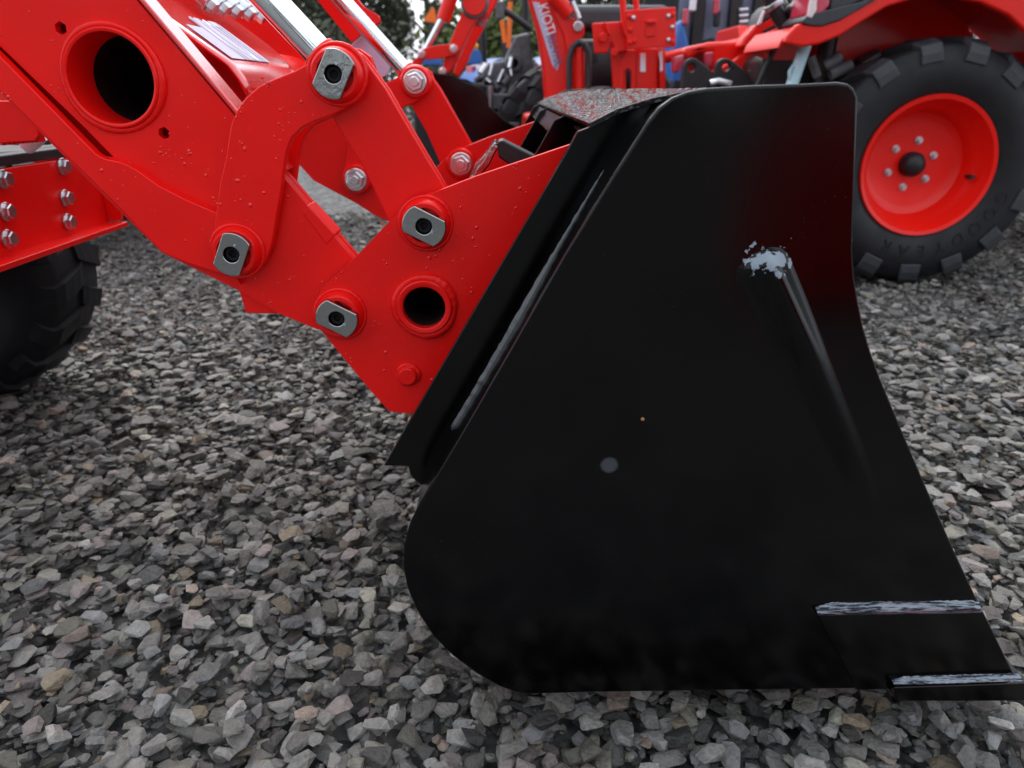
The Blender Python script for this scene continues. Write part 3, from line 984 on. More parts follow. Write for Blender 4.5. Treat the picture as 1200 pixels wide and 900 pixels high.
tm = Matrix(((0, -e1.x, nrm.x, 0), (1, -e1.y, nrm.y, 0), (0, -e1.z, nrm.z, 0), (0, 0, 0, 1)))
tm = Matrix.Translation(on_cover(L1 * 0.70, 1.10, 0.0042)) @ tm @ Matrix.Diagonal((0.62, 2.0, 1, 1))
text_mesh('label_lettering', 'KIOTI', 0.062, LABELW, cov, tm)

# hydraulic couplers and hoses behind the cover
for k in range(5):
    x0, y0, Yh = 236 + k * 15, -4 + k * 3.4, 1.16 + 0.03 * k
    a = P(x0, y0, Yh); d = (P(x0 + 20, y0 + 18, Yh) - a).normalized()
    hs_ = sweep('hydraulic_hose', [a - d * 0.30 + Vector((0, 0.02 * (k - 2), 0)), a - d * 0.15, a - d * 0.02], 0.0085, HOSE, tractor, 10)
    cyl('hose_ferrule', a - d * 0.03, a + d * 0.010, 0.0105, BOLT, hs_, 14, bevel=0.001)
    hexnut('hose_fitting', a + d * 0.010, 0.0105, 0.014, BOLT, hs_, axis=tuple(d), stud=False)

# front cross plate with bolts (faces forward)
XF = -0.82
ftp = [PX(x, y, XF) for x, y in ((-60, 199), (110, 181), (110, 268), (-60, 329))]
y0f, y1f = ftp[0].y, ftp[1].y
zt = ftp[1].z; zb = ftp[2].z
fplate = box('front_cross_plate', (XF - 0.006, (0.92 + y1f) / 2, (zt + zb) / 2), (0.012, y1f - 0.92, zt - zb), RED, tractor, 0.002)
box('plate_bottom_flange', (XF + 0.013, (0.92 + y1f) / 2 + 0.003, zb - 0.001), (0.050, y1f - 0.92 + 0.006, 0.010), RED, fplate, 0.002)
gz = [PX(118, 213, XF + 0.0), PX(133, 243, XF), PX(123, 262, XF)]
plate('plate_end_gusset', [(XF - 0.10, zb + 0.006), (XF - 0.10, zt + 0.01), (XF + 0.004, zt - 0.012), (XF + 0.036, zb + 0.045), (XF + 0.026, zb + 0.006)], y1f + 0.002, 0.010, RED, fplate)
for x, y in ((72, 195), (75, 232), (78, 260), (2, 210), (5, 248), (7, 280)):
    q = PX(x, y, XF)
    hexnut('hex_bolt', (XF + 0.001, q.y, q.z), 0.0125, 0.013, BOLT, fplate, axis=(1, 0, 0), stud=False, ph=random.random())

# =================================================================== BODY OF A COMPACT TRACTOR (own frame: x forward, y left, z up, rear axle at 0)
def tractor_body(root, paint, rim, roll_bar=True, rear_r=0.46, front_r=0.315, lug='joined', skip_front_near=False):
    global LOCAL
    LOCAL = True
    def ring(x, w, z0, z1, b=0.05):
        return [(x, -w, z0), (x, -w, z1 - b), (x, -w + b, z1), (x, w - b, z1), (x, w, z1 - b), (x, w, z0)]
    box('chassis', (0.78, 0, 0.46), (1.75, 0.26, 0.24), BLACKP, root, 0.02)
    box('front_axle', (1.5, 0, 0.33), (0.12, 0.66, 0.10), BLACKP, root, 0.02)
    box('rear_axle', (0, 0, rear_r), (0.22, 0.56, 0.2), BLACKP, root, 0.03)
    hood = loft('hood', [ring(0.72, 0.25, 0.62, 0.98), ring(1.1, 0.245, 0.60, 0.97), ring(1.5, 0.23, 0.58, 0.92), ring(1.72, 0.21, 0.57, 0.86), ring(1.82, 0.18, 0.58, 0.78)], paint, root, 40, 0.012)
    gr = box('grille', (1.826, 0, 0.68), (0.02, 0.26, 0.16), DARK, hood, 0.006)
    for k in range(4): box('grille_slat', (1.84, 0, 0.625 + 0.035 * k), (0.012, 0.25, 0.012), BLACKP, hood, 0.002)
    for s in (-1, 1):
        cyl('headlight', (1.79, s * 0.15, 0.77), (1.832, s * 0.13, 0.765), 0.034, LENS_C, hood, 18, bevel=0.004)
    # floor, dash, wheel, seat
    box('floor_plate', (0.52, 0, 0.56), (0.62, 0.86, 0.03), BLACKP, root, 0.008)
    dash = loft('dashboard', [ring(0.60, 0.16, 0.58, 1.02), ring(0.74, 0.22, 0.58, 1.05)], DARK, root, 40, 0.01)
    sweep('steering_column', [(0.58, 0, 0.9), (0.47, 0, 1.08)], 0.02, BLACKP, dash)
    stw = []
    for k in range(21):
        a = 2 * math.pi * k / 20
        stw.append((0.46 + 0.09 * math.cos(a), 0.17 * math.sin(a), 1.09 + 0.145 * math.cos(a)))
    sweep('steering_wheel', stw, 0.012, BLACKP, dash, 8)
    seat = loft('seat', [ring(-0.12, 0.21, 0.70, 0.82), ring(0.28, 0.22, 0.72, 0.80)], SEATM, root, 40, 0.02)
    loft('seat_back', [[(x - 0.1 - 0.06 * t, y * (1 - 0.12 * t), 0.80 + 0.36 * t) for x, y in ((-0.05, -0.2), (0.03, -0.21), (0.03, 0.21), (-0.05, 0.2))] for t in (0, 0.35, 0.8, 1)], SEATM, seat, 40, 0.02)
    # fenders with downturned lip, lamps
    for s in (-1, 1):
        rings = []
        for k in range(13):
            a = math.radians(168 - 150 * k / 12)
            R1, R2 = rear_r + 0.055, rear_r + 0.075
            ca, sa = math.cos(a), math.sin(a)
            yo, yi = s * 0.60, s * 0.30
            rings.append([(R1 * ca, yi, rear_r + R1 * sa), (R2 * ca, yi, rear_r + R2 * sa), (R2 * ca, yo, rear_r + R2 * sa), ((R2 - 0.05) * ca, yo + s * 0.012, rear_r + (R2 - 0.05) * sa),
                          ((R2 - 0.05) * ca, yo, rear_r + (R2 - 0.05) * sa), (R1 * ca, yo - s * 0.012, rear_r + R1 * sa)])
        fd = loft('fender', rings, paint, root, 40)
        box('tail_lamp', (-rear_r * 0.72, s * 0.50, rear_r + rear_r * 0.90), (0.05, 0.12, 0.09), LENS_R, fd, 0.012)
        box('tail_lamp', (-rear_r * 0.66, s * 0.36, rear_r + rear_r * 0.97), (0.05, 0.10, 0.08), LENS_C, fd, 0.012)
        make_wheel(root, (0, s * 0.46, rear_r), rear_r, 0.29, rear_r * 0.53, rim, s, 18, lug, name='rear_tyre')
        make_wheel(root, (1.5, s * 0.44, front_r), front_r, 0.20, front_r * 0.50, rim, s, 18, 'joined', name='front_tyre', nuts=5)
    if roll_bar:
        sweep('roll_bar', [(-0.28, -0.34, 0.62), (-0.30, -0.34, 1.5), (-0.32, -0.31, 1.86), (-0.33, -0.24, 1.95), (-0.33, 0.24, 1.95), (-0.32, 0.31, 1.86), (-0.30, 0.34, 1.5), (-0.28, 0.34, 0.62)], 0.032, BLACKP, root, 8)
    for s in (-1, 1):
        sweep('lower_link', [(-0.1, s * 0.18, 0.40), (-0.5, s * 0.24, 0.42), (-0.78, s * 0.30, 0.44)], 0.026, BLACKP, root, 8)
    LOCAL = False

def make_loader_root():
    global LOCAL
    sub = bpy.data.objects.new('tmp', None)
# the loader tractor's own body: front axle at x = -1.19
tractor.location = (-2.81, TY, 0)
for ch in tractor.children:
    ch.matrix_parent_inverse = Matrix.Translation(-Vector(tractor.location))
tractor_body(tractor, RED, RED_RIM, roll_bar=True)
LOCAL = False
# loader towers carry the booms at their rear end
for yy in (YBM - 0.012, FBM - 0.012):
    tw = plate('loader_tower', [(-2.05, 0.40), (-1.80, 0.40), (-1.62, 1.28), (-1.70, 1.40), (-1.86, 1.40), (-1.94, 1.28)], yy - 0.024, 0.02, RED, tractor, bevel=0.004)
    plate('loader_tower', [(-2.05, 0.40), (-1.80, 0.40), (-1.62, 1.28), (-1.70, 1.40), (-1.86, 1.40), (-1.94, 1.28)], yy + 0.116, 0.02, RED, tractor, bevel=0.004)
    bx = boom_xz
    box('tower_mount', (-1.92, (yy + TY) / 2 + (0.03 if yy < TY else 0.06), 0.46), (0.18, abs(yy - TY) - 0.06, 0.12), RED, tractor, 0.01)
    arm_end = XZ([(-420, -560), (-420, -300), (-980, -640), (-1010, -760), (-960, -840)], YBM)
    plate('boom_rear', arm_end, yy + 0.012, 0.09, RED, tractor, bevel=0.004)
# black tray, pale hose end and grille guard above the cross plate
box('bumper_top', (XF - 0.10, 1.20, zt + 0.012), (0.20, 0.56, 0.018), BLACKP, fplate, 0.004)
sweep('black_cable', [PX(-30, 186, XF - 0.03), PX(20, 182, XF - 0.03), PX(60, 176, XF - 0.03), PX(90, 170, XF - 0.05)], 0.010, HOSE, tractor, 10)
gd = plate('grille_guard', XZ([(-60, 118), (45, 118), (55, 158), (50, 164), (-60, 172)], 1.12), 1.10, 0.02, RED, tractor)
for k in range(9):
    q = P(4 + k * 5.4, 166 - k * 0.5, 1.11)
    box('guard_tooth', (q.x, 1.112, q.z), (0.0045, 0.012, 0.010), RED, gd, 0.0005)
sweep('pale_connector', [P(30, 172, 1.16), P(40, 164, 1.16), P(47, 157, 1.16)], 0.012, LABELW, tractor, 10)

# latch levers of the quick attach between the brackets
def latch(pts, y0, y1, Yt):
    xz = [(P(x, y, Yt).x, P(x, y, Yt).z) for x, y in pts]
    return extrude_path('latch_lever', xz, y0, y1, 0.010, ZINC, tractor, bevel=0.002)
lv = latch([(548, 232), (562, 200), (570, 190), (578, 174), (583, 168)], 1.06, 1.14, 1.08)
plate('latch_arm', XZ([(583, 164), (589, 162), (630, 183), (624, 192), (612, 200), (584, 182)], 1.08), 1.045, 0.05, BLACKP, lv, bevel=0.003)
latch([(552, 215), (560, 194), (572, 181)], 1.30, 1.38, 1.32)
cyl('latch_shaft', P(545, 240, 1.0), P(560, 205, 1.42), 0.012, BLACKP, tractor, 16)

# water drops on the near red faces
def inside(pt, poly):
    x, z = pt; c = False; n = len(poly)
    for i in range(n):
        (x1, z1), (x2, z2) = poly[i], poly[i - 1]
        if (z1 > z) != (z2 > z) and x < (x2 - x1) * (z - z1) / (z2 - z1) + x1: c = not c
    return c
def drops():
    vt, fc = [], []
    r2 = random.Random(5)
    cyl_holes = [(TUBE, TR + 0.014), (BT, 0.044), (A_, 0.033), (B_, 0.033), (C_, 0.033), (D_, 0.033)]
    def add(x, y, z, r):
        o = len(vt); K, M = 8, 3
        sx = r2.uniform(0.8, 1.1); sz = r2.uniform(0.9, 1.35)
        for m_ in range(M):
            b = (math.pi / 2) * m_ / M
            for k in range(K):
                a = 2 * math.pi * k / K
                vt.append((x + sx * r * math.cos(b) * math.cos(a), y - r * 0.55 * math.sin(b), z + sz * r * math.cos(b) * math.sin(a)))
        vt.append((x, y - r * 0.55, z))
        for m_ in range(M - 1):
            for k in range(K):
                k2 = (k + 1) % K
                fc.append((o + m_ * K + k, o + m_ * K + k2, o + (m_ + 1) * K + k2, o + (m_ + 1) * K + k))
        for k in range(K): fc.append((o + (M - 1) * K + k, o + (M - 1) * K + (k + 1) % K, o + M * K))
    for poly, y, cnt, avoid in ((boom_xz, YBM, 110, (dbl, crank_xz, brk_xz)), (dbl, 0.836, 50, (crank_xz,)), (crank_xz, YO, 34, ()), (brk_xz, YO, 60, ())):
        n = 0
        xs = [p[0] for p in poly]; zs = [p[1] for p in poly]
        while n < cnt:
            x = r2.uniform(max(-0.75, min(xs)), max(xs)); z = r2.uniform(min(zs), min(0.85, max(zs)))
            if not inside((x, z), poly) or any(inside((x, z), q) for q in avoid): n += 0.15; continue
            if any((x - c.x) ** 2 + (z - c.z) ** 2 < rr_ ** 2 for c, rr_ in cyl_holes): continue
            for q in range(1 if r2.random() < 0.75 else 3):
                rad = r2.choice([0.0008, 0.0009, 0.0011, 0.0012, 0.0015, 0.0022])
                add(x + (q > 0) * r2.uniform(-0.008, 0.008), y, z + (q > 0) * r2.uniform(-0.008, 0.008), rad)
            n += 1
    o = mesh_obj('water_drops', vt, fc, RED_DROP, tractor, 80)
    o['kind'] = 'stuff'
drops()

# =================================================================== BUCKET
YF_ = 1.88
bucket = thing('loader_bucket', 'large black steel loader bucket hanging on the red brackets', 'bucket', (0.2, TY, 0.06))
side = [(830, 103), (880, 100), (940, 98), (982, 96), (995, 98), (1002, 104), (1006, 114), (1005, 150), (1003, 200), (1001, 250), (1000, 292), (1002, 325), (1007, 355), (1013, 385), (1022, 415), (1033, 445),
        (1060, 510), (1090, 580), (1120, 648), (1150, 712), (1172, 758), (1192, 797), (1196, 806), (1050, 807), (900, 809), (700, 812), (622, 814), (604, 812), (585, 805), (558, 790), (530, 769), (507, 746), (488, 716),
        (477, 690), (472, 664), (473, 640), (480, 615), (492, 590), (508, 563), (540, 509), (600, 405), (660, 300), (720, 203), (757, 145), (772, 126), (788, 114), (806, 107)]
side_xz = XZ(side, YB)
sp = plate('side_plate', side_xz, YB, 0.008, BUCKET, bucket, bevel=0.0028)
plate('side_plate', side_xz, YF_ - 0.008, 0.008, BUCKET, bucket, bevel=0.0012)
# wrapped shell of the bucket, inset a little from the side plate's edge
path = side_xz[46:] + [side_xz[0]]
shell_idx = list(range(23, 47))
cxm = sum(p[0] for p in side_xz) / len(side_xz); czm = sum(p[1] for p in side_xz) / len(side_xz)
def inset(p, d=0.010):
    v = Vector((cxm - p[0], czm - p[1])); v.normalize()
    return (p[0] + v.x * d, p[1] + v.y * d)
shell = [inset(side_xz[22], 0.006)] + [inset(side_xz[i]) for i in shell_idx] + [inset(side_xz[0]), inset(side_xz[1])]
extrude_path('shell', shell, YB + 0.008, YF_ - 0.008, 0.006, BUCKET, bucket, bevel=0)

# pressed rib on the side plate
def pressed_rib():
    N, M = 34, 16
    c0, c1, c2 = Vector((894, 292)), Vector((948, 405)), Vector((1026, 590))
    vt, fc = [], []
    for i in range(N + 1):
        t = i / N
        c = c0 * (1 - t) ** 2 + c1 * 2 * t * (1 - t) + c2 * t * t
        tg = ((c1 - c0) * (1 - t) + (c2 - c1) * t).normalized(); nn = Vector((tg.y, -tg.x))
        head = min(1.0, math.sqrt(max(0.0, 1 - (1 - min(1, t / 0.10)) ** 2)))
        w = (33 - 14 * t) * (0.35 + 0.65 * head)
        h = 0.0170 * head * (1 - t) ** 0.8
        for k in range(M + 1):
            s = -1 + 2 * k / M
            q = c + nn * (w * s * (1.45 if s * nn.x < 0 else 0.8))
            p = P(q.x, q.y, YB)
            prof = (1 - abs(s)) ** 1.2 * 0.35 + 0.65 * math.cos(math.pi * s / 2) ** 2 if abs(s) < 1 else 0
            vt.append((p.x, YB - h * prof + 0.0003, p.z))
    for i in range(N):
        for k in range(M):
            a = i * (M + 1) + k
            fc.append((a, a + 1, a + M + 2, a + M + 1))
    o = mesh_obj('pressed_rib', vt, fc, BUCKET, sp, 80)
    return o
pressed_rib()

# side wear plate with its weld, cutting edge with its weld
YW = YB - 0.007
wear = XZ([(957, 719), (1152, 716), (1196, 806), (1046, 808), (1004, 809)], YW)
wp = plate('side_wear_plate', wear, YW, 0.0072, BUCKET, bucket, bevel=0.0015)
def bead(name, a, b, r, m, parent, n=60, amp=0.25, sag=0.35):
    a, b = Vector(a), Vector(b)
    pts, rs = [], []
    for i in range(n + 1):
        t = i / n
        pts.append(a.lerp(b, t) + Vector((0, 0, 1)) * r * 0.22 * (random.random() - 0.5) + Vector((0, 1, 0)) * r * 0.2 * (random.random() - 0.5))
        e = min(1, t * 12, (1 - t) * 12)
        rs.append(r * (0.35 + 0.65 * e) * (1 + amp * (random.random() - 0.5) + 0.12 * math.sin(i * 1.9)))
    return sweep(name, pts, rs, m, parent, 12)
def ledge_material():
    """gloss paint over a fillet weld: long smears that break the shine"""
    m, n, l, b_ = new_mat('glossy_ledge_paint')
    geo = n.new('ShaderNodeNewGeometry')
    sc = n.new('ShaderNodeVectorMath'); sc.operation = 'MULTIPLY'; sc.inputs[1].default_value = (0.16, 1.6, 1.6)
    l.new(geo.outputs['Position'], sc.inputs[0])
    t = n.new('ShaderNodeTexNoise'); t.inputs['Scale'].default_value = 190; t.inputs['Detail'].default_value = 5; t.inputs['Roughness'].default_value = 0.65
    l.new(sc.outputs[0], t.inputs['Vector'])
    r1 = n.new('ShaderNodeMapRange'); r1.inputs['From Min'].default_value = 0.46; r1.inputs['From Max'].default_value = 0.56
    r1.inputs['To Min'].default_value = 0.85; r1.inputs['To Max'].default_value = 0.05
    l.new(t.outputs['Fac'], r1.inputs['Value']); l.new(r1.outputs[0], b_.inputs['Specular IOR Level'])
    b_.inputs['Base Color'].default_value = (0.012, 0.014, 0.020, 1)
    b_.inputs['Specular Tint'].default_value = (0.80, 0.90, 1.0, 1)
    b_.inputs['Roughness'].default_value = 0.16
    b_.inputs['IOR'].default_value = 2.1
    bp = n.new('ShaderNodeBump'); bp.inputs['Strength'].default_value = 0.5; bp.inputs['Distance'].default_value = 0.002
    l.new(t.outputs['Fac'], bp.inputs['Height']); l.new(bp.outputs[0], b_.inputs['Normal'])
    return m
LEDGE = ledge_material()
def ledge(a, b, rise, depth, parent, n=70):
    """smooth painted fillet weld lying on the top edge of a plate"""
    vt, fc = [], []
    a, b = Vector(a), Vector(b)
    for i in range(n + 1):
        t = i / n; c = a.lerp(b, t)
        e = min(1, 0.25 + t * 9, 0.55 + (1 - t) * 9)
        j = random.uniform(-0.0007, 0.0007); k = 0.0005 * math.sin(i * 0.9) * math.sin(i * 0.37 + 1)
        for dy, dz in ((0.0006, rise * e + j), (-depth * 0.35, rise * 0.62 * e + k), (-depth * 0.75, rise * 0.30 * e + k), (-depth - 0.0006, -0.0004 + j * 0.4), (-depth - 0.0004, -0.0022)):
            vt.append((c.x, c.y + dy, c.z + dz))
    for i in range(n):
        for k in range(4): fc.append((i * 5 + k, i * 5 + k + 1, (i + 1) * 5 + k + 1, (i + 1) * 5 + k))
    return mesh_obj('weld_bead', vt, fc, LEDGE, parent, 60)
w0, w1 = wear[0], wear[1]
ledge((w0[0] + 0.001, YB, w0[1]), (w1[0] - 0.001, YB, w1[1]), 0.0092, 0.0072, wp)
# cutting edge: thick bar across the whole bucket with a bevelled lip
ce = [P(1048, 806, YB - 0.018), P(1206, 801, YB - 0.018), P(1201, 822, YB - 0.018), P(1050, 822, YB - 0.018)]
edge_bar = plate_y('cutting_edge', [(p.x, p.z) for p in ce], YB - 0.018, YF_ + 0.018, BUCKET, bucket, bevel=0.0015)
ledge((ce[0].x + 0.002, YW, ce[0].z), (ce[1].x - 0.004, YW, ce[1].z), 0.0050, 0.0072, edge_bar)

# box frame on the back of the bucket
YC = 0.705
capq = [(450, 546), (476, 500), (560, 356), (664, 178), (677, 154), (690, 149), (694, 140), (720, 131), (758, 119), (792, 112), (840, 107), (790, 160), (600, 480), (540, 545), (500, 547)]
cap_xz = XZ(capq, YC)
cap = plate('attach_frame_end', cap_xz, YC, 0.010, BUCKET, bucket, bevel=0.0012)
plate('attach_frame_end', cap_xz, YF_ - (YC - YB) - 0.010, 0.010, BUCKET, bucket, bevel=0.0012)
for yy in (1.03, 1.46):
    plate('attach_frame_web', XZ([(480, 490), (560, 356), (664, 178), (676, 157), (720, 135), (700, 200), (600, 400), (520, 520)], YC), yy, 0.010, BUCKET, bucket)
y_a, y_b = YC + 0.0105, YF_ - (YC - YB) - 0.0105
def line(q, Y): 
    p = P(q[0], q[1], Y); return (p.x, p.z)
# wet top sheet and the lip that folds down behind it
top_path = [line(q, YC) for q in ((689, 146.5), (720, 130.5), (758, 118.5), (792, 111.5), (845, 106.5))]
extrude_path('top_sheet', top_path, YC - 0.016, YF_ - (YC - YB) + 0.016, 0.005, WET, bucket, bevel=0.0008)
def sheet_drops():
    r2 = random.Random(12); vt, fc = [], []
    for _ in range(1500):
        i = r2.choice((0, 0, 1, 1, 2, 2, 3)); t = r2.random()
        (xa, za), (xb, zb_) = top_path[i], top_path[i + 1]
        x, z = xa + (xb - xa) * t, za + (zb_ - za) * t + 0.0024
        y = YC + (YF_ - (YC - YB) - YC) * r2.random() ** 1.3
        r = r2.choice((0.0008, 0.001, 0.0013, 0.0013, 0.0018, 0.0024)); o = len(vt); K = 7
        for rr_, hh in ((1.0, 0), (0.72, 0.42)):
            for k in range(K):
                a = 2 * math.pi * k / K; vt.append((x + r * rr_ * math.cos(a), y + r * rr_ * math.sin(a), z + r * hh + (zb_ - za) / (xb - xa) * r * rr_ * math.cos(a)))
        vt.append((x, y, z + r * 0.58))
        for k in range(K):
            k2 = (k + 1) % K
            fc.append((o + k, o + k2, o + K + k2, o + K + k)); fc.append((o + K + k, o + K + k2, o + 2 * K))
    o = mesh_obj('water_drops', vt, fc, WATER, bucket, 80); o['kind'] = 'stuff'
sheet_drops()
lip = [line(q, YC) for q in ((690, 149), (668, 178))]
extrude_path('rear_lip', [(x + 0.004, z - 0.004) for x, z in lip], 1.045, y_b, 0.006, BUCKET, bucket)
low = [line(q, YC) for q in ((600, 294), (476, 506), (456, 541))]
extrude_path('rear_lower_sheet', [(x + 0.006, z) for x, z in low], 0.90, y_b, 0.008, BUCKET, bucket)
bot = [line(q, YC) for q in ((456, 543), (525, 541))]
extrude_path('frame_floor', [(x + 0.010, z + 0.006) for x, z in bot], 0.90, y_b, 0.008, BUCKET, bucket)
# heel block below the frame
plate('heel_block', XZ([(479, 543), (545, 540), (545, 580), (520, 577), (497, 568, 10), (482, 556, 6)], YC + 0.02), YC + 0.014, 0.05, BUCKET, bucket)
# long weld between frame end and shell
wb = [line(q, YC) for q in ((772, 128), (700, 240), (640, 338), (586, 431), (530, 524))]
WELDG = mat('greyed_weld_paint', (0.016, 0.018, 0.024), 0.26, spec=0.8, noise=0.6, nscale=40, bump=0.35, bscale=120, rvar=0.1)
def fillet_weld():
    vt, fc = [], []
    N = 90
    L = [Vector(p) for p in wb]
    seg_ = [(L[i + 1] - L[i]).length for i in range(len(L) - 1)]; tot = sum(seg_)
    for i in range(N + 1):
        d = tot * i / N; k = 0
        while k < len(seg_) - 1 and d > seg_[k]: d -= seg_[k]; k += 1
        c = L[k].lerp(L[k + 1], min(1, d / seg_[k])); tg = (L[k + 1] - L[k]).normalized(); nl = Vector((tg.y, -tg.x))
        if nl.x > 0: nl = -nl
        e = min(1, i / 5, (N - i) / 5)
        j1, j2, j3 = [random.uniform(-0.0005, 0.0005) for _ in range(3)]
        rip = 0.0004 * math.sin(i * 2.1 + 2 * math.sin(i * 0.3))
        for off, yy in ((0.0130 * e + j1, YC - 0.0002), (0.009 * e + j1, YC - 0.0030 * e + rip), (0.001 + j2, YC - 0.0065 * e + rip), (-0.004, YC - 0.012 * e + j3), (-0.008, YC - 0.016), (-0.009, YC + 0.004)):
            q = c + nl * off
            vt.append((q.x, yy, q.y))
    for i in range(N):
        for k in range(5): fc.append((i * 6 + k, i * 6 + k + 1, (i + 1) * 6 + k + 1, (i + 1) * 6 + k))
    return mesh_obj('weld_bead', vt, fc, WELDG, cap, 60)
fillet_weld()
cyl('frame_pin', Vector((pb.x, 0.86, pb.z)) + Vector((0.0, 0, -0.055)), Vector((pb.x, 0.93, pb.z)) + Vector((0.0, 0, -0.055)), 0.012, BLACKP, bucket, 16)
# speck of ochre grit stuck to the paint
g1 = P(753, 491, YB)
sg = lathe_y('grit_speck', [(0.0001, -0.0018), (0.0017, -0.001), (0.0019, 0.0004)], g1, mat('ochre_grit', (0.32, 0.16, 0.06), 0.8), sp, 9, 20, closed=False)

# =================================================================== RED TRACTOR ON THE RIGHT (rear wheel towards us)
YW2 = 2.72
wc = P(1094, 186, YW2)
wr = (P(1094, 35, YW2).z - P(1094, 331, YW2).z) / 2
right_t = thing('parked_tractor', 'red tractor on the right showing its red rear wheel, fender and light blue strut', 'tractor', (wc.x, YW2 + 0.55, 0))
wc = Vector((wc.x, YW2 + 0.15, wr + 0.0))
rim_r = (P(1094, 108, YW2).z - P(1094, 271, YW2).z) / 2
rt_ = make_wheel(right_t, tuple(wc), wr, 0.30, rim_r, RED_RIM, -1, 15, 'single', name='rear_tyre', ph=0.1)
make_wheel(right_t, (wc.x, wc.y + 0.95, wc.z), wr, 0.30, rim_r, RED_RIM, 1, 20, 'joined', name='rear_tyre')
make_wheel(right_t, (wc.x + 1.55, wc.y + 0.05, 0.31), 0.31, 0.2, 0.16, RED_RIM, -1, 18, 'joined', name='front_tyre')
make_wheel(right_t, (wc.x + 1.55, wc.y + 0.9, 0.31), 0.31, 0.2, 0.16, RED_RIM, 1, 18, 'joined', name='front_tyre')
cyl('valve_stem', (wc.x + rim_r * 0.83 * math.cos(-0.2), YW2 + 0.10, wc.z + rim_r * 0.83 * math.sin(-0.2)), (wc.x + rim_r * 0.80 * math.cos(-0.2), YW2 + 0.05, wc.z + rim_r * 0.80 * math.sin(-0.2)), 0.008, BLACKP, rt_, 10)
# raised lettering round the tyre wall
word = 'GOODYEAR'
for i, chx in enumerate(word):
    a = math.radians(-20 - i * 13.0)
    rm_ = wr * 0.69
    c = Vector((wc.x + rm_ * math.cos(a), YW2 + 0.0005, wc.z + rm_ * math.sin(a)))
    u = Vector((math.sin(a), 0, -math.cos(a))); v = Vector((math.cos(a), 0, math.sin(a))); nn = Vector((0, -1, 0))
    M4 = Matrix(((u.x, v.x, nn.x, c.x), (u.y, v.y, nn.y, c.y), (u.z, v.z, nn.z, c.z), (0, 0, 0, 1)))
    text_mesh('tyre_lettering', chx, 0.062, RUBBER, rt_, M4, extrude=0.002)
# fender
fo = [(918, 51), (922, 42), (934, 28), (948, 27), (962, 29), (984, 22), (1010, 4), (1030, -12), (1080, -34), (1130, -36), (1175, -22), (1215, 6), (1260, 50), (1262, 90), (1240, 80), (1210, 44), (1182, 18), (1150, 3), (1110, -4), (1070, -1), (1040, 8),
      (1010, 26), (985, 42), (960, 52), (940, 55)]
YFD = YW2 - 0.05
fxz = XZ(fo, YFD)
fen = plate('fender', fxz, YFD, 0.035, RED_B, right_t, bevel=0.010)
outer = fxz[:14]
extrude_path('fender_top', [(x, z - 0.012) for x, z in outer], YFD + 0.035, YFD + 0.42, 0.010, RED_B, fen, bevel=0)
plate('fender_inner_wall', XZ([(918, 51), (948, 27), (1010, 4), (1080, -30), (1175, -18), (1215, 10), (1240, 80), (1100, 200), (985, 120), (955, 70)], YFD), YFD + 0.40, 0.02, RED_B, fen)
plate('lamp_seal', XZ([(938, 26, 4), (946, 17, 6), (1010, 2), (1030, -10), (1036, -6), (1010, 9), (985, 23), (962, 31), (945, 30, 4)], YFD), YFD - 0.008, 0.20, DARK, fen, bevel=0.008)
plate('tail_lamp', XZ([(944, 19), (952, -14), (976, -26), (972, 8), (962, 18)], YFD), YFD - 0.004, 0.16, LENS_R, fen, bevel=0.010)
plate('side_marker', XZ([(945, 20), (951, -10), (957, -14), (956, 12), (950, 22)], YFD), YFD - 0.010, 0.03, LENS_C, fen, bevel=0.004)
plate('fender_dark_panel', XZ([(973, 12), (977, -28), (1050, -60), (1030, -14), (1008, 3), (988, 12)], YFD), YFD + 0.01, 0.20, DARK, fen, bevel=0.01)
# light blue strut with its loop, dark parts below the fender
st0, st1 = P(945, 50, YFD + 0.10), P(927, 102, YFD + 0.10)
strut = cyl('support_strut', st0, st1, 0.021, PALEBLUE, right_t, 20)
sweep('strut_loop', [P(938, 78, YFD + 0.09), P(929, 77, YFD + 0.09), P(925, 84, YFD + 0.09), P(925, 92, YFD + 0.09), P(932, 94, YFD + 0.09)], 0.006, PALEBLUE, strut, 8)
box('gearbox', (wc.x - 0.28, YW2 + 0.62, 0.56), (0.55, 0.55, 0.55), BLACKP, right_t, 0.04)
box('chassis', (wc.x + 0.75, YW2 + 0.62, 0.50), (1.9, 0.28, 0.26), BLACKP, right_t, 0.03)
box('axle_housing', (wc.x, YW2 + 0.62, wc.z), (0.24, 0.66, 0.24), BLACKP, right_t, 0.04)
hd = loft('hood', [[(wc.x + x, YW2 + 0.62 + y * w, z) for y, z in ((-1, 0.60), (-1, 0.95 + dz), (-0.8, 1.02 + dz), (0.8, 1.02 + dz), (1, 0.95 + dz), (1, 0.60))] for x, w, dz in ((0.75, 0.26, 0.0), (1.2, 0.255, -0.02), (1.65, 0.23, -0.08), (1.85, 0.19, -0.2))], RED_B, right_t, 40, 0.012)
for q0, q1, r_ in (((965, 78), (985, 66), 0.020), ((972, 88), (998, 76), 0.022), ((950, 66), (958, 90), 0.016)):
    cyl('hydraulic_fitting', P(*q0, YFD + 0.22), P(*q1, YFD + 0.22), r_, GREYD, right_t, 14, bevel=0.003)
sl = loft('seat_base', [[(wc.x + x, YW2 + 0.62 + y, z) for x, y, z in ((-0.15, -0.22, zz), (0.25, -0.22, zz), (0.25, 0.22, zz), (-0.15, 0.22, zz))] for zz in (0.83, 0.92)], SEATM, right_t, 40, 0.02)
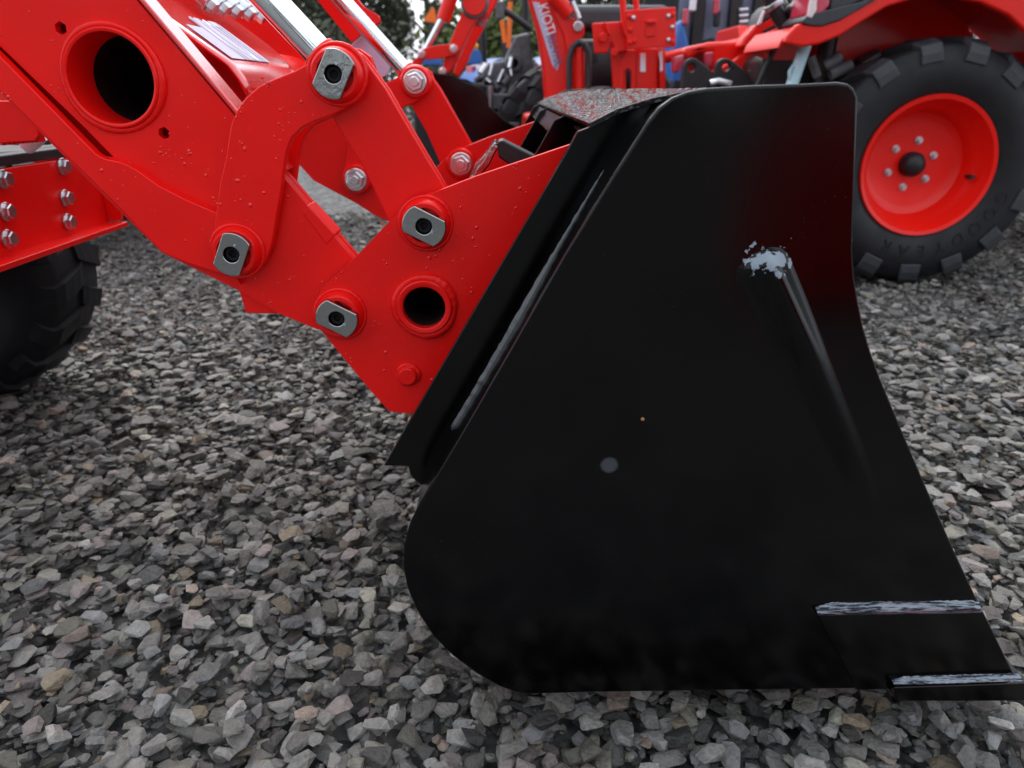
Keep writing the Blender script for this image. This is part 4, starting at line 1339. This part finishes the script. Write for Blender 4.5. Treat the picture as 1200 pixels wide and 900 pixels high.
sweep('roll_bar', [(wc.x - 0.33, YW2 + 0.28, 0.7), (wc.x - 0.34, YW2 + 0.28, 1.75), (wc.x - 0.34, YW2 + 0.36, 1.9), (wc.x - 0.34, YW2 + 0.86, 1.9), (wc.x - 0.34, YW2 + 0.94, 1.75), (wc.x - 0.33, YW2 + 0.94, 0.7)], 0.035, BLACKP, right_t, 8)
# lever and knobs left of the lamp
lev = sweep('hitch_lever', [P(898, -30, 2.9), P(906, 8, 2.9), P(921, 33, 2.9)], 0.026, BLACKP, right_t, 10)
cyl('lever_collar', P(905, 3, 2.9), P(908, 9, 2.9), 0.034, BOLT, lev, 18, bevel=0.003)
for q in ((930, 12), (940, 13)):
    c = P(*q, 2.88)
    lathe_y('control_knob', [(0.0001, -0.03), (0.018, -0.026), (0.026, -0.008), (0.024, 0.02), (0.0001, 0.03)], c, BLACKP, right_t, 16, 40)
sweep('hitch_stay', [P(917, 36, 2.95), P(905, 62, 2.95), P(886, 104, 2.95)], 0.011, BLACKP, right_t, 8)

# =================================================================== SECOND RED TRACTOR BEHIND (fender, lamps, hitch brackets)
Y3 = 3.25
second = thing('parked_tractor', 'red tractor whose rear fender and black hitch brackets show just above the bucket', 'tractor', (P(880, 90, Y3).x, Y3 + 0.6, 0))
bd = plate('rear_body', XZ([(797, 62), (804, 55), (832, 49), (872, 47), (880, 40), (935, 40), (935, 105), (880, 100), (862, 98), (838, 84), (834, 62), (820, 62), (806, 72)], Y3 + 0.10), Y3 + 0.10, 0.5, RED_B, second, bevel=0.02)
f2 = plate('fender', XZ([(866, 56), (872, 44), (884, 30), (900, 20), (918, 8), (936, 6), (936, 42), (918, 52), (905, 58), (880, 58)], Y3), Y3, 0.09, RED_B, second, bevel=0.015)
plate('fender_strip', XZ([(893, 36), (920, 22), (920, 27), (895, 39)], Y3), Y3 - 0.012, 0.014, BLACKP, f2, bevel=0.003)
plate('tail_lamp', XZ([(885, 32), (892, 14), (900, 6), (925, 2), (925, 12), (905, 20)], Y3), Y3 - 0.01, 0.14, DARK, f2, bevel=0.012)
plate('side_marker', XZ([(886, 30), (893, 13), (896, 12), (891, 28)], Y3), Y3 - 0.016, 0.02, LENS_C, f2, bevel=0.003)
plate('fender_lower', XZ([(836, 84), (860, 72), (880, 58), (912, 56), (900, 68), (876, 84), (860, 94)], Y3), Y3 + 0.04, 0.05, RED_B, second, bevel=0.01)
for (cx_, cy_), pts_ in (((810.5, 79.5), [(798, 112), (800, 80), (804, 70, 8), (813, 67, 8), (822, 73, 6), (846, 93), (852, 112)]), ((851, 78.5), [(838, 112), (838, 80), (842, 70, 8), (852, 67, 8), (862, 73, 6), (880, 90), (884, 112)])):
    c = P(cx_, cy_, Y3 - 0.12)
    plate('hitch_bracket', XZ(pts_, Y3 - 0.12), Y3 - 0.12, 0.03, BLACKP, second, holes=[circ(c.x, c.z, 0.015, 20)], bevel=0.006)
plate('reflector', XZ([(788, 67), (800, 64), (800, 74), (793, 86), (788, 84)], Y3), Y3 - 0.03, 0.06, LENS_R, second, bevel=0.006)
plate('reflector', XZ([(825, 62), (834, 61), (833, 76), (829, 80), (825, 74)], Y3), Y3 - 0.03, 0.04, LENS_R, second, bevel=0.006)
sweep('hitch_chain_rod', [P(832, 98, Y3 - 0.15), P(842, 95, Y3 - 0.15), P(856, 99, Y3 - 0.15)], 0.014, BOLT, second, 10)
sweep('drawbar_hose', [P(880, 86, Y3 - 0.05), P(888, 78, Y3 - 0.05), P(894, 90, Y3 - 0.05), P(886, 104, Y3 - 0.05)], 0.016, GREYD, second, 10)
box('gearbox', (P(870, 110, Y3).x, Y3 + 0.35, 0.45), (0.9, 0.6, 0.42), BLACKP, second, 0.04)
make_wheel(second, (P(960, 110, Y3).x + 0.1, Y3 + 0.25, 0.45), 0.45, 0.28, 0.24, RED_RIM, -1, 18, name='rear_tyre')
make_wheel(second, (P(960, 110, Y3).x + 0.1, Y3 + 1.2, 0.45), 0.45, 0.28, 0.24, RED_RIM, 1, 18, name='rear_tyre')
box('chassis', (P(960, 110, Y3).x + 0.8, Y3 + 0.7, 0.5), (1.8, 0.28, 0.25), BLACKP, second, 0.03)
for dy in (0.25, 1.15): make_wheel(second, (P(960, 110, Y3).x + 1.6, Y3 + dy, 0.30), 0.30, 0.2, 0.15, RED_RIM, -1, 18, name='front_tyre')

# =================================================================== BACKHOE (centre)
Y4 = 3.55
backhoe = thing('backhoe', 'red backhoe with lettered boom and stabilizer frame standing behind the bucket', 'backhoe', (P(690, 100, Y4).x, Y4 + 0.4, 0))
bo = [(618, -30), (640, -30), (662, 22), (672, 24), (684, 28, 6), (684, 42, 6), (676, 47, 8), (668, 62, 10), (666, 84), (666, 130), (640, 130), (636, 78), (630, 40), (620, 0)]
bm_ = plate('backhoe_boom', XZ(bo, Y4), Y4, 0.13, RED_B, backhoe, bevel=0.010)
plate('boom_cheek', XZ([(641, 0), (650, 14), (672, 22), (685, 28, 6), (684, 44, 6), (676, 47, 8), (664, 62), (660, 40), (650, 20)], Y4), Y4 - 0.018, 0.018, RED_B, bm_, bevel=0.004)
# long label with the maker's name and the model
lp = [(624, 2), (632, 3), (655, 76), (653, 83), (647, 76)]
d_ = XZ(lp, Y4)
plate('boom_label', d_, Y4 - 0.004, 0.003, LABEL, bm_, bevel=0)
def along(q0, q1, body, size, m, sx=1.0):
    a, b = P(*q0, Y4), P(*q1, Y4)
    u = (b - a).normalized(); nn = Vector((0, -1, 0)); v = nn.cross(u)
    c = (a + b) / 2 + nn * 0.006
    M4 = Matrix(((u.x, v.x, nn.x, c.x), (u.y, v.y, nn.y, c.y), (u.z, v.z, nn.z, c.z), (0, 0, 0, 1))) @ Matrix.Diagonal((sx, 1, 1, 1))
    text_mesh('label_lettering', body, size, m, bm_, M4, extrude=0.001)
along((636, 10), (644, 36), 'KIOTI', 0.066, LABELW, 0.75)
along((645, 42), (654, 76), 'SB2410L', 0.050, LABELD, 0.80)
cyl('pivot_pin', P(677.5, 31, Y4 - 0.05), P(677.5, 31, Y4 + 0.02), 0.022, BOLT, bm_, 20, bevel=0.005)
cyl('cylinder_barrel', P(648, -8, Y4 - 0.03), P(668, 17, Y4 - 0.03), 0.030, RED_B, backhoe, 20, bevel=0.004)
cyl('cylinder_barrel', P(678, 56, Y4 - 0.03), P(678, 130, Y4 - 0.03), 0.028, RED_B, backhoe, 20, bevel=0.004)
sweep('hydraulic_hose', [P(667, 112, Y4 - 0.06), P(667, 70, Y4 - 0.06), P(671, 55, Y4 - 0.06), P(678, 49, Y4 - 0.06), P(685, 52, Y4 - 0.06), P(689, 62, Y4 - 0.06), P(690, 90, Y4 - 0.06), P(688, 115, Y4 - 0.06)], 0.014, HOSE, backhoe, 10)
sweep('hydraulic_tube', [P(670, 2, Y4 - 0.04), P(676, 16, Y4 - 0.04), P(678, 22, Y4 - 0.04)], 0.014, BOLT, backhoe, 8)
YS = 3.40
mast = plate('stabilizer_frame', XZ([(744, 56), (772, 56), (772, 130), (744, 130)], YS), YS + 0.02, 0.10, RED_B, backhoe, bevel=0.008)
plate('frame_cheek', XZ([(718, 40), (735, 40), (735, 130), (722, 130), (718, 64)], YS), YS + 0.03, 0.04, RED_B, backhoe, bevel=0.006)
plate('frame_cheek', XZ([(735, 58), (748, 58), (748, 130), (742, 130), (741, 84), (737, 80), (732, 84), (731, 130), (727, 130), (728, 70)], YS), YS + 0.02, 0.03, RED_B, backhoe, bevel=0.004)
plate('frame_cheek', XZ([(774, 56), (780, 56), (781, 130), (774, 130)], YS), YS + 0.01, 0.08, RED_B, backhoe, bevel=0.004)
foot_xz = XZ([(732, 12), (792, 8), (792, 55), (735, 58)], YS - 0.05)
foot = plate('stabilizer_foot', foot_xz, YS - 0.05, 0.018, RED_B, backhoe, bevel=0.004)
for q in ((742, 21), (737.5, 19), (783, 19), (788, 17), (738.5, 35), (787.5, 32), (743, 48), (738.5, 50), (783, 47), (788, 49)):
    c = P(*q, YS - 0.05)
    lathe_y('foot_bolt', [(0.0001, -0.012), (0.008, -0.010), (0.0105, -0.004), (0.011, 0.001)], c, BOLT if q[0] in (742, 783, 787.5) else RED_B, foot, 12, 35, closed=False)
plate('foot_clip', XZ([(757, 24), (768, 23), (769, 27), (757, 28)], YS - 0.06), YS - 0.075, 0.026, RED_B, foot, bevel=0.003)
plate('foot_recess_plate', XZ([(757, 33), (768, 32), (768, 42), (757, 43)], YS - 0.06), YS - 0.058, 0.010, RED_B, foot, bevel=0.002)
arm2 = plate('stabilizer_arm', XZ([(694, 27), (735, 25), (735, 60), (722, 62), (716, 50), (712, 62), (697, 63)], YS), YS - 0.01, 0.035, RED_B, backhoe, bevel=0.006)
for q0, q1 in (((706, 27), (711, 42)), ((725, 26), (731, 44))): 
    plate('arm_rib', XZ([q0, (q0[0] + 3, q0[1]), (q1[0] + 3, q1[1]), q1], YS), YS - 0.05, 0.042, RED_B, arm2, bevel=0.004)
cyl('arm_pin', P(707, 44, YS - 0.05), P(707, 44, YS + 0.05), 0.018, RED_B, arm2, 16, bevel=0.003)
cyl('frame_pin', P(720, 61, YS - 0.04), P(720, 61, YS + 0.05), 0.016, RED_B, backhoe, 16, bevel=0.003)
for q in ([(751, 62), (757, 62), (757, 84), (751, 84)], [(772, 62), (777, 58), (777, 82), (774, 84), (774, 72)]):
    plate('warning_label', XZ(q, YS), YS + 0.012, 0.006 if q[0][0] < 760 else -0.004, LABELW, mast, bevel=0)
sweep('hydraulic_tube', [P(726, -30, YS), P(730, 5, YS), P(733, 40, YS)], 0.014, RED_B, backhoe, 8)
sweep('hydraulic_tube', [P(743, -30, YS), P(746, 12, YS)], 0.013, RED_B, backhoe, 8)
box('backhoe_base', (P(710, 100, Y4).x, Y4 + 0.05, 0.30), (0.75, 0.30, 0.60), RED_B, backhoe, 0.02)
# tractor that carries the backhoe: big tyre with grey wheel behind the frame
carrier = thing('parked_tractor', 'tractor with dark tyre and grey wheel behind the stabilizer frame', 'tractor', (P(705, 100, 4.3).x, 4.3, 0))
tc = P(706, 92, 4.15)
make_wheel(carrier, (tc.x, 4.3, 0.46), 0.47, 0.30, 0.25, RIMGREY, -1, 18, name='rear_tyre')
make_wheel(carrier, (tc.x, 5.2, 0.46), 0.47, 0.30, 0.25, RIMGREY, 1, 18, name='rear_tyre')
box('chassis', (tc.x + 0.7, 4.75, 0.52), (1.8, 0.28, 0.28), BLACKP, carrier, 0.03)
box('fender', (tc.x, 4.34, 1.05), (0.7, 0.30, 0.12), DARK, carrier, 0.04)
box('seat', (tc.x + 0.05, 4.75, 0.90), (0.42, 0.42, 0.14), SEATM, carrier, 0.04)
box('seat_back', (tc.x - 0.16, 4.75, 1.15), (0.12, 0.42, 0.42), SEATM, carrier, 0.04)
loft('hood', [[(tc.x + x, 4.75 + y * w, z) for y, z in ((-1, 0.62), (-1, 0.98 + dz), (-0.8, 1.04 + dz), (0.8, 1.04 + dz), (1, 0.98 + dz), (1, 0.62))] for x, w, dz in ((0.8, 0.27, 0), (1.3, 0.26, -0.03), (1.85, 0.22, -0.16))], RED_B, carrier, 40, 0.012)
for dy in (4.35, 5.15): make_wheel(carrier, (tc.x + 1.6, dy, 0.31), 0.31, 0.2, 0.16, RIMGREY, -1, 18, name='front_tyre')

# =================================================================== LOADER ON THE LEFT BEHIND
Y5 = 3.5
loader2 = thing('front_loader', 'red loader arm with silver piston and dark bucket, seen between the arms', 'loader', (P(540, 100, Y5).x, Y5 + 0.5, 0))
la = plate('loader_boom', XZ([(556, -30), (584, -30), (566, 8), (546, 46), (540, 62), (526, 87, 3), (518, 82), (521, 66), (527, 50), (544, 8)], Y5), Y5, 0.08, RED_B, loader2, bevel=0.006)
c = P(556, 4, Y5)
weld_ring(c, 0.052, Y5 - 0.004, 0.008, la, GREYD, 'tube_collar')
lathe_y('cross_tube', [(0.0001, -0.02), (0.046, -0.02), (0.048, -0.016), (0.048, 0.6), (0.0001, 0.6)], c, RED_B, la, 30, 40)
plate('bell_crank', XZ([(490, 62, 4), (496, 57), (512, 53), (530, 51), (538, 56, 4), (536, 64, 4), (522, 67), (505, 70), (494, 69, 4)], Y5 - 0.03), Y5 - 0.03, 0.02, RED_B, loader2, bevel=0.003)
plate('tie_link', XZ([(497, 60), (500, 66), (484, 84), (474, 92), (470, 88), (484, 70)], Y5 - 0.03), Y5 - 0.005, 0.03, RED_B, loader2, bevel=0.004)
cyl('cylinder_barrel', P(535, -22, Y5 + 0.02), P(519, 24, Y5 + 0.02), 0.030, RED_B, loader2, 20, bevel=0.004)
cyl('cylinder_rod', P(519, 20, Y5 + 0.02), P(498, 60, Y5 + 0.02), 0.014, CHROME, loader2, 18)
for q in ((494, 63), (531.5, 57), (518.5, 83.5)):
    cq = P(*q, Y5 - 0.03)
    hexnut('hex_nut', (cq.x, Y5 - 0.032, cq.z), 0.014, 0.018, BOLT, loader2)
plate('second_boom', XZ([(556, -30), (584, -30), (566, 8), (546, 46), (540, 62), (526, 87), (518, 82), (527, 50), (544, 8)], Y5), Y5 + 0.75, 0.08, RED_B, loader2, bevel=0.006)
bs2 = plate('loader_bucket', XZ([(500, 84), (530, 88), (545, 96), (564, 102, 6), (572, 112, 5), (573, 124), (592, 141), (630, 164), (650, 235), (560, 235), (530, 160), (512, 120)], Y5 - 0.15), Y5 - 0.15, 0.012, BUCKET, loader2, bevel=0.003)
ls = XZ([(500, 84), (512, 120), (530, 160), (560, 228), (640, 228)], Y5 - 0.15)
extrude_path('bucket_shell', ls, Y5 - 0.138, Y5 + 1.1, 0.012, BUCKET, bs2, bevel=0)
plate('bucket_side', XZ([(500, 84), (530, 88), (545, 96), (564, 102), (572, 112), (573, 124), (592, 141), (630, 164), (650, 235), (560, 235), (530, 160), (512, 120)], Y5 - 0.15), Y5 + 1.1, 0.012, BUCKET, bs2)
# body of that loader's tractor, to its left
global_sub = None
box('frame', (P(540, 0, Y5).x - 1.5, Y5 + 0.4, 0.5), (1.3, 0.4, 0.25), BLACKP, loader2, 0.03)
loft('hood', [[(P(540, 0, Y5).x - x, Y5 + 0.42 + y * w, z) for y, z in ((-1, 0.6), (-1, 0.95 + dz), (-0.8, 1.0 + dz), (0.8, 1.0 + dz), (1, 0.95 + dz), (1, 0.6))] for x, w, dz in ((2.2, 0.26, 0.02), (1.6, 0.25, 0), (1.15, 0.2, -0.15))], RED_B, loader2, 40, 0.01)
for dx, r_ in ((-1.95, 0.31), (-3.3, 0.46)):
    for dy in (-0.05, 0.86): make_wheel(loader2, (P(540, 0, Y5).x + dx, Y5 + dy, r_), r_, 0.22, r_ * 0.52, RED_RIM, -1, 18, name='tyre')

# =================================================================== DARK IMPLEMENT AND BLUE MACHINES FURTHER BACK
Y6 = 4.6
imp = thing('tillage_implement', 'dusty dark grey implement with gearbox and frame bar behind the gap', 'implement', (P(600, 100, Y6).x, Y6, 0))
bar = box('frame_bar', P(592, 119, Y6), (0.42, 0.10, 0.085), GREYD, imp, 0.008)
plate('gearbox', XZ([(566, 74), (590, 70), (604, 40), (622, 36), (630, 112), (568, 112)], Y6), Y6 + 0.10, 0.30, GREYD, imp, bevel=0.02)
for q, r_ in (((602, 74), 0.045), ((589, 95), 0.042), ((572, 98), 0.03)):
    c = P(*q, Y6 + 0.08)
    lathe_y('gear_port', [(r_ * 0.6, 0.02), (r_ * 0.6, -0.03), (r_, -0.03), (r_ * 1.1, 0.02)], c, GREYD, imp, 22, 35)
    lathe_y('port_hole', [(0.0001, -0.002), (r_ * 0.6, -0.002), (r_ * 0.6, 0.01), (0.0001, 0.01)], c, HOLE, imp, 18, 35)
r3 = random.Random(9)
for k in range(16):
    q = (r3.uniform(560, 625), r3.uniform(66, 108))
    a = P(q[0], q[1], Y6 + 0.05); b = P(q[0] + r3.uniform(-9, 9), q[1] + r3.uniform(4, 16), Y6 + 0.03)
    cyl('tine_rod', a, b, r3.uniform(0.008, 0.02), GREYD if k % 3 else BOLT, imp, 10)
box('lower_bar', P(600, 146, Y6 - 0.3), (0.5, 0.25, 0.03), GREYD, imp, 0.006)
cyl('support_leg', P(574, 100, Y6 - 0.05), P(574, 135, Y6 - 0.05), 0.02, BOLT, imp, 12)
for q in (580, 612): cyl('support_leg', P(q, 125, Y6), Vector((P(q, 125, Y6).x, Y6, 0)), 0.03, BLACKP, imp, 12)
sweep('control_lever', [P(588, 10, Y6), P(600, 18, Y6), P(622, 34, Y6)], 0.018, BLACKP, imp, 8)
box('lever_head', P(586, 12, Y6), (0.05, 0.05, 0.09), GREYD, imp, 0.01)
# big tyre at the right end of the implement
spare = thing('loose_tyre', 'dark upright tractor tyre next to the dusty implement', 'tyre', (P(632, 120, 4.3).x, 4.35, 0))
make_wheel(spare, (P(634, 100, 4.3).x + 0.16, 4.35, 0.43), 0.43, 0.26, 0.23, DARK, -1, 18, name='tyre')

blue1 = thing('blue_tractor', 'blue tractor with orange posts beyond the dusty implement', 'tractor', (P(632, 90, 7.5).x - 0.1, 7.5, 0), rotz=math.radians(35))
tractor_body(blue1, BLUE, LABELW, roll_bar=True)
LOCAL = False
for q0, q1 in (((588, 24), (592, 50)), ((598, 2), (596, 56))):
    o_ = cyl('orange_post', P(*q0, 6.6), P(*q1, 6.6), 0.02, ORANGE, blue1, 10)
    o_.matrix_parent_inverse = (Matrix.Translation(blue1.location) @ Matrix.Rotation(math.radians(35), 4, 'Z')).inverted()
bl2 = thing('blue_implement', 'small blue machine with an amber beacon on top', 'machine', (P(556, 90, 7.0).x, 7.0, 0))
hb = plate('housing', XZ([(548, 62, 2), (551, 58), (561, 58), (564, 64), (564, 75), (547, 75)], 7.0), 7.0, 0.16, BLUE, bl2, bevel=0.01)
box('base', (P(556, 90, 7.0).x, 7.1, 0.38), (0.34, 0.4, 0.76), BLACKP, bl2, 0.03)
cb = P(556.5, 54.5, 7.06)
lathe_y('beacon', [(0.0001, -0.036), (0.018, -0.033), (0.033, -0.012), (0.033, 0.012), (0.018, 0.033), (0.0001, 0.036)], cb, AMBER, bl2, 18, 50)
cyl('beacon_stem', cb + Vector((0, 0, -0.07)), cb + Vector((0, 0, -0.028)), 0.02, DARK, bl2, 12)
bl3 = thing('blue_implement', 'low blue edged machine behind the left loader arm', 'machine', (P(504, 90, 6.0).x, 6.0, 0))
box('deck', P(504, 72, 6.0) + Vector((0, 0.2, 0)), (0.14, 0.3, 0.05), BLUE, bl3, 0.01)
box('body', (P(508, 90, 6.0).x, 6.2, 0.40), (0.34, 0.4, 0.80), BLACKP, bl3, 0.03)
# slow vehicle triangle on its post
smv = thing('warning_triangle', 'orange warning triangle on a post in front of the bright gap', 'sign', (P(505, 90, 9.0).x, 9.0, 0))
plate('triangle', XZ([(506, 9), (509, 10), (512, 24), (510, 27), (498, 25), (497, 22)], 9.0), 9.0, 0.01, ORANGE, smv, bevel=0.002)
cyl('post', (P(505, 20, 9.0).x, 9.04, 0), (P(505, 20, 9.0).x, 9.04, P(505, 15, 9.0).z), 0.02, DARK, smv, 10)

# cab tractor behind the frame and the second tractor
Y7 = 5.6
cabt = thing('cab_tractor', 'blue cab tractor with grey glass and dark pillars behind the red ones', 'tractor', (P(830, 100, Y7).x, Y7 + 0.6, 0))
x0c, x1c = P(786, 50, Y7).x, P(905, 50, Y7).x
for q in (815, 857, 884, 905):
    box('cab_pillar', (P(q, 50, Y7).x, Y7, 1.35), (0.085, 0.09, 1.5), BLACKP, cabt, 0.012)
for q0, q1 in ((795, 809), (822, 851), (863, 882)):
    xa, xb = P(q0, 50, Y7).x, P(q1, 50, Y7).x
    box('cab_pane', ((xa + xb) / 2, Y7 + 0.02, 1.45), (xb - xa + 0.02, 0.02, 1.15), PANEL, cabt, 0.004)
box('cab_roof', ((x0c + x1c) / 2, Y7 + 0.6, 2.15), (x1c - x0c + 0.1, 1.3, 0.12), BLUE, cabt, 0.04)
box('cab_rear_wall', ((x0c + x1c) / 2, Y7 + 1.2, 1.3), (x1c - x0c, 0.05, 1.6), DARK, cabt, 0.01)
plate('fender', XZ([(784, 60), (790, 30), (797, 22), (806, 60), (806, 110), (784, 110)], Y7), Y7 - 0.1, 0.3, BLUE, cabt, bevel=0.03)
box('cab_floor', ((x0c + x1c) / 2, Y7 + 0.6, 0.62), (x1c - x0c + 0.3, 1.2, 0.16), BLACKP, cabt, 0.02)
for q, m_ in (((803, 20), LENS_R), ((839, 8), LENS_R), ((812, 4), LABELW), ((840, 22), BLACKP)):
    c = P(*q, Y7 - 0.08)
    box('cab_lamp', c, (0.04, 0.06, 0.10), m_, cabt, 0.012)
for k in range(4):
    c = P(866, 12 + 7 * k, Y7 - 0.06)
    cyl('cab_step', c, c + Vector((0.06, 0, 0.005)), 0.014, BOLT, cabt, 10)
make_wheel(cabt, (x1c - 0.2, Y7 + 0.05, 0.55), 0.55, 0.32, 0.3, LABELW, -1, 18, name='rear_tyre')
make_wheel(cabt, (x0c - 0.1, Y7 + 0.05, 0.38), 0.38, 0.24, 0.2, LABELW, -1, 18, name='front_tyre')
make_wheel(cabt, (x1c - 0.2, Y7 + 1.2, 0.55), 0.55, 0.32, 0.3, LABELW, 1, 18, name='rear_tyre')
make_wheel(cabt, (x0c - 0.1, Y7 + 1.2, 0.38), 0.38, 0.24, 0.2, LABELW, 1, 18, name='front_tyre')
# another blue tractor seen between the hydraulic tubes
blue4 = thing('blue_tractor', 'pale blue tractor hood far behind the stabilizer foot', 'tractor', (P(765, 90, 9.0).x, 9.0, 0), rotz=math.radians(-60))
tractor_body(blue4, BLUE, LABELW, roll_bar=True)
LOCAL = False

# unseen red box blade, added behind the camera for the glossy bucket to mirror
blade = thing('unseen_box_blade', 'unseen red box blade added behind the camera for the bucket side to mirror', 'implement', (2.0, -1.0, 0))
mb = [(math.sin(t * 1.2) * 0.10 - 0.03, 0.04 + 0.62 * t) for t in [k / 9 for k in range(10)]]
vt, fc = [], []
for x in (0.90, 3.10):
    for yy, zz in mb: vt.append((x, -1.0 + yy, zz))
for k in range(9): fc.append((k, k + 1, 11 + k, 10 + k))
mbo = mesh_obj('moldboard', vt, fc, RED_B, blade, 60)
md = mbo.modifiers.new('thickness', 'SOLIDIFY'); md.thickness = 0.01
for x in (0.89, 3.11):
    vt = [(x + dx, -1.0 + yy, zz) for dx in (-0.006, 0.006) for yy, zz in ((0.12, 0.05), (0.16, 0.30), (0.02, 0.70), (-0.12, 0.70), (-0.50, 0.45), (-0.52, 0.05))]
    fc = [(5, 4, 3, 2, 1, 0), (6, 7, 8, 9, 10, 11)] + [(k, (k + 1) % 6, (k + 1) % 6 + 6, k + 6) for k in range(6)]
    mesh_obj('side_panel', vt, fc, RED_B, blade, 30, 0.003)
for x in (1.8, 2.2): sweep('hitch_mast', [(x, -1.25, 0.30), (x, -1.35, 0.75), (2.0, -1.40, 0.98)], 0.025, BLACKP, blade, 8)
box('tool_bar', (2.0, -1.28, 0.40), (2.18, 0.08, 0.08), BLACKP, blade, 0.006)

# =================================================================== TREES
def tree_mesh(seed, h, crown_r, n, m, z_low):
    r = random.Random(seed)
    vt, fc = [], []
    blobs = []
    for k in range(26):
        a = r.uniform(0, 6.28); zz = r.uniform(z_low, h); t = (zz - z_low) / (h - z_low)
        rad = crown_r * (0.55 + 0.5 * math.sin(math.pi * min(1, t * 0.9 + 0.15))) * r.uniform(0.2, 0.9)
        blobs.append((rad * math.cos(a), rad * math.sin(a), zz, r.uniform(0.45, 0.95)))
    for k in range(n):
        bx_, by_, bz_, br = blobs[r.randrange(len(blobs))]
        d = Vector((r.gauss(0, 1), r.gauss(0, 1), r.gauss(0, 1))).normalized() * br * r.random() ** 0.5
        c = Vector((bx_, by_, bz_)) + d
        if c.z < 0.15: c.z = 0.15 + r.random() * 0.4
        u = Vector((r.gauss(0, 1), r.gauss(0, 1), r.gauss(0, 1))).normalized(); v = u.orthogonal().normalized()
        s = r.uniform(0.04, 0.10)
        o = len(vt)
        vt += [c - u * s, c + v * s * 0.5, c + u * s, c - v * s * 0.5]
        fc.append((o, o + 1, o + 2, o + 3))
    me = bpy.data.meshes.new('crown'); me.from_pydata([tuple(v) for v in vt], [], fc); me.materials.append(m)
    return me
def trunk_mesh(seed, h):
    r = random.Random(seed)
    vt, fc = [], []
    def limb(p0, p1, r0, r1, n=6):
        d = (p1 - p0); u, v = frame_of(d); k = 7
        o = len(vt)
        for i in range(n + 1):
            t = i / n; c = p0.lerp(p1, t) + Vector((r.uniform(-1, 1), r.uniform(-1, 1), 0)) * 0.05 * (0 < t < 1)
            q = r0 * (1 - t) + r1 * t
            for j in range(k):
                a = 2 * math.pi * j / k; vt.append(c + (u * math.cos(a) + v * math.sin(a)) * q)
        for i in range(n):
            for j in range(k):
                fc.append((o + i * k + j, o + i * k + (j + 1) % k, o + (i + 1) * k + (j + 1) % k, o + (i + 1) * k + j))
    limb(Vector((0, 0, -0.1)), Vector((r.uniform(-0.3, 0.3), r.uniform(-0.3, 0.3), h * 0.85)), 0.16, 0.04, 8)
    for k in range(9):
        z = r.uniform(0.15, 0.75) * h; a = r.uniform(0, 6.28)
        limb(Vector((0, 0, z)), Vector((math.cos(a) * 1.3, math.sin(a) * 1.3, z + r.uniform(0.3, 0.9))), 0.06, 0.015, 4)
    me = bpy.data.meshes.new('trunk'); me.from_pydata([tuple(v) for v in vt], [], fc); me.materials.append(WOODB)
    return me
TV = [(tree_mesh(31 + k, 6.2 + k * 0.5, 1.9, 15000, LEAF_A, 0.25), trunk_mesh(61 + k, 6.2 + k * 0.5)) for k in range(3)]
SH = [(tree_mesh(81 + k, 1.7, 1.0, 4000, (LEAF_B, LEAF_A)[k % 2], 0.1), trunk_mesh(91 + k, 1.4)) for k in range(2)]
def put(meshes, x, y, s, rz, name, label, cat, group):
    t = thing(name, label, cat, (x, y, -0.02), group, rz)
    for nm, me in (('crown', meshes[0]), ('trunk', meshes[1])):
        o = bpy.data.objects.new(nm, me); COL.objects.link(o); o.parent = t
    t.scale = (s, s, s)
    return t
rt2 = random.Random(4)
for k, (px_, Yt, lb) in enumerate((
        (60, 15, 'dark tree far left behind the red loader boom'), (230, 16, 'dark tree behind the hose cover of the near loader'),
        (318, 15, 'dark leafy tree behind the near chrome rod'), (372, 17, 'dark leafy tree seen above the far chrome rod'),
        (425, 13.5, 'dark leafy tree just left of the bright sky gap'), (582, 13.5, 'dark leafy tree between left loader arm and lettered boom'),
        (690, 18, 'dark tree hidden partly by the lettered backhoe boom'), (735, 16, 'dark tree above the tyre with grey wheel'),
        (505, 26, 'pale distant tree standing in the bright sky gap'), (800, 19, 'dark tree behind the cab tractor'), (960, 17, 'dark tree far behind the right fender'), (1150, 17, 'dark tree behind the large red wheel'))):
    q = P(px_, 100, Yt)
    put(TV[k % 3], q.x, Yt, 0.50 if px_ in (425, 582) else rt2.uniform(0.95, 1.2), rt2.uniform(0, 6), 'tree', lb, 'tree', 'trees behind the machines')
for k, (x_, y_, lb) in enumerate(((-11, -15, 'first'), (-6.5, -16, 'second'), (-2, -15.5, 'third'), (2.5, -16.2, 'fourth'), (7, -15.4, 'fifth'), (11.5, -15.8, 'sixth'))):  # unseen trees, added to block the low sky and darken reflections
    put(TV[k % 3], x_, y_, 1.25, rt2.uniform(0, 6), 'tree', lb + ' dark tree from the left in the unseen row added behind the camera', 'tree', 'unseen trees added behind the camera')
for k, (px_, Yt, lb) in enumerate(((365, 12.5, 'dull shrub at the foot of the trees near the chrome rods'), (408, 13, 'dull shrub just left of the bright gap'),
        (572, 12, 'bright green shrub right of the amber beacon'), (606, 12.5, 'bright green shrub behind the blue tractor'), (705, 13.5, 'dull shrub behind the stabilizer frame'))):
    q = P(px_, 100, Yt)
    put(SH[0 if px_ in (572, 606) else 1], q.x, Yt, rt2.uniform(0.75, 1.0), rt2.uniform(0, 6), 'shrub', lb, 'shrub', 'shrubs along the trees')
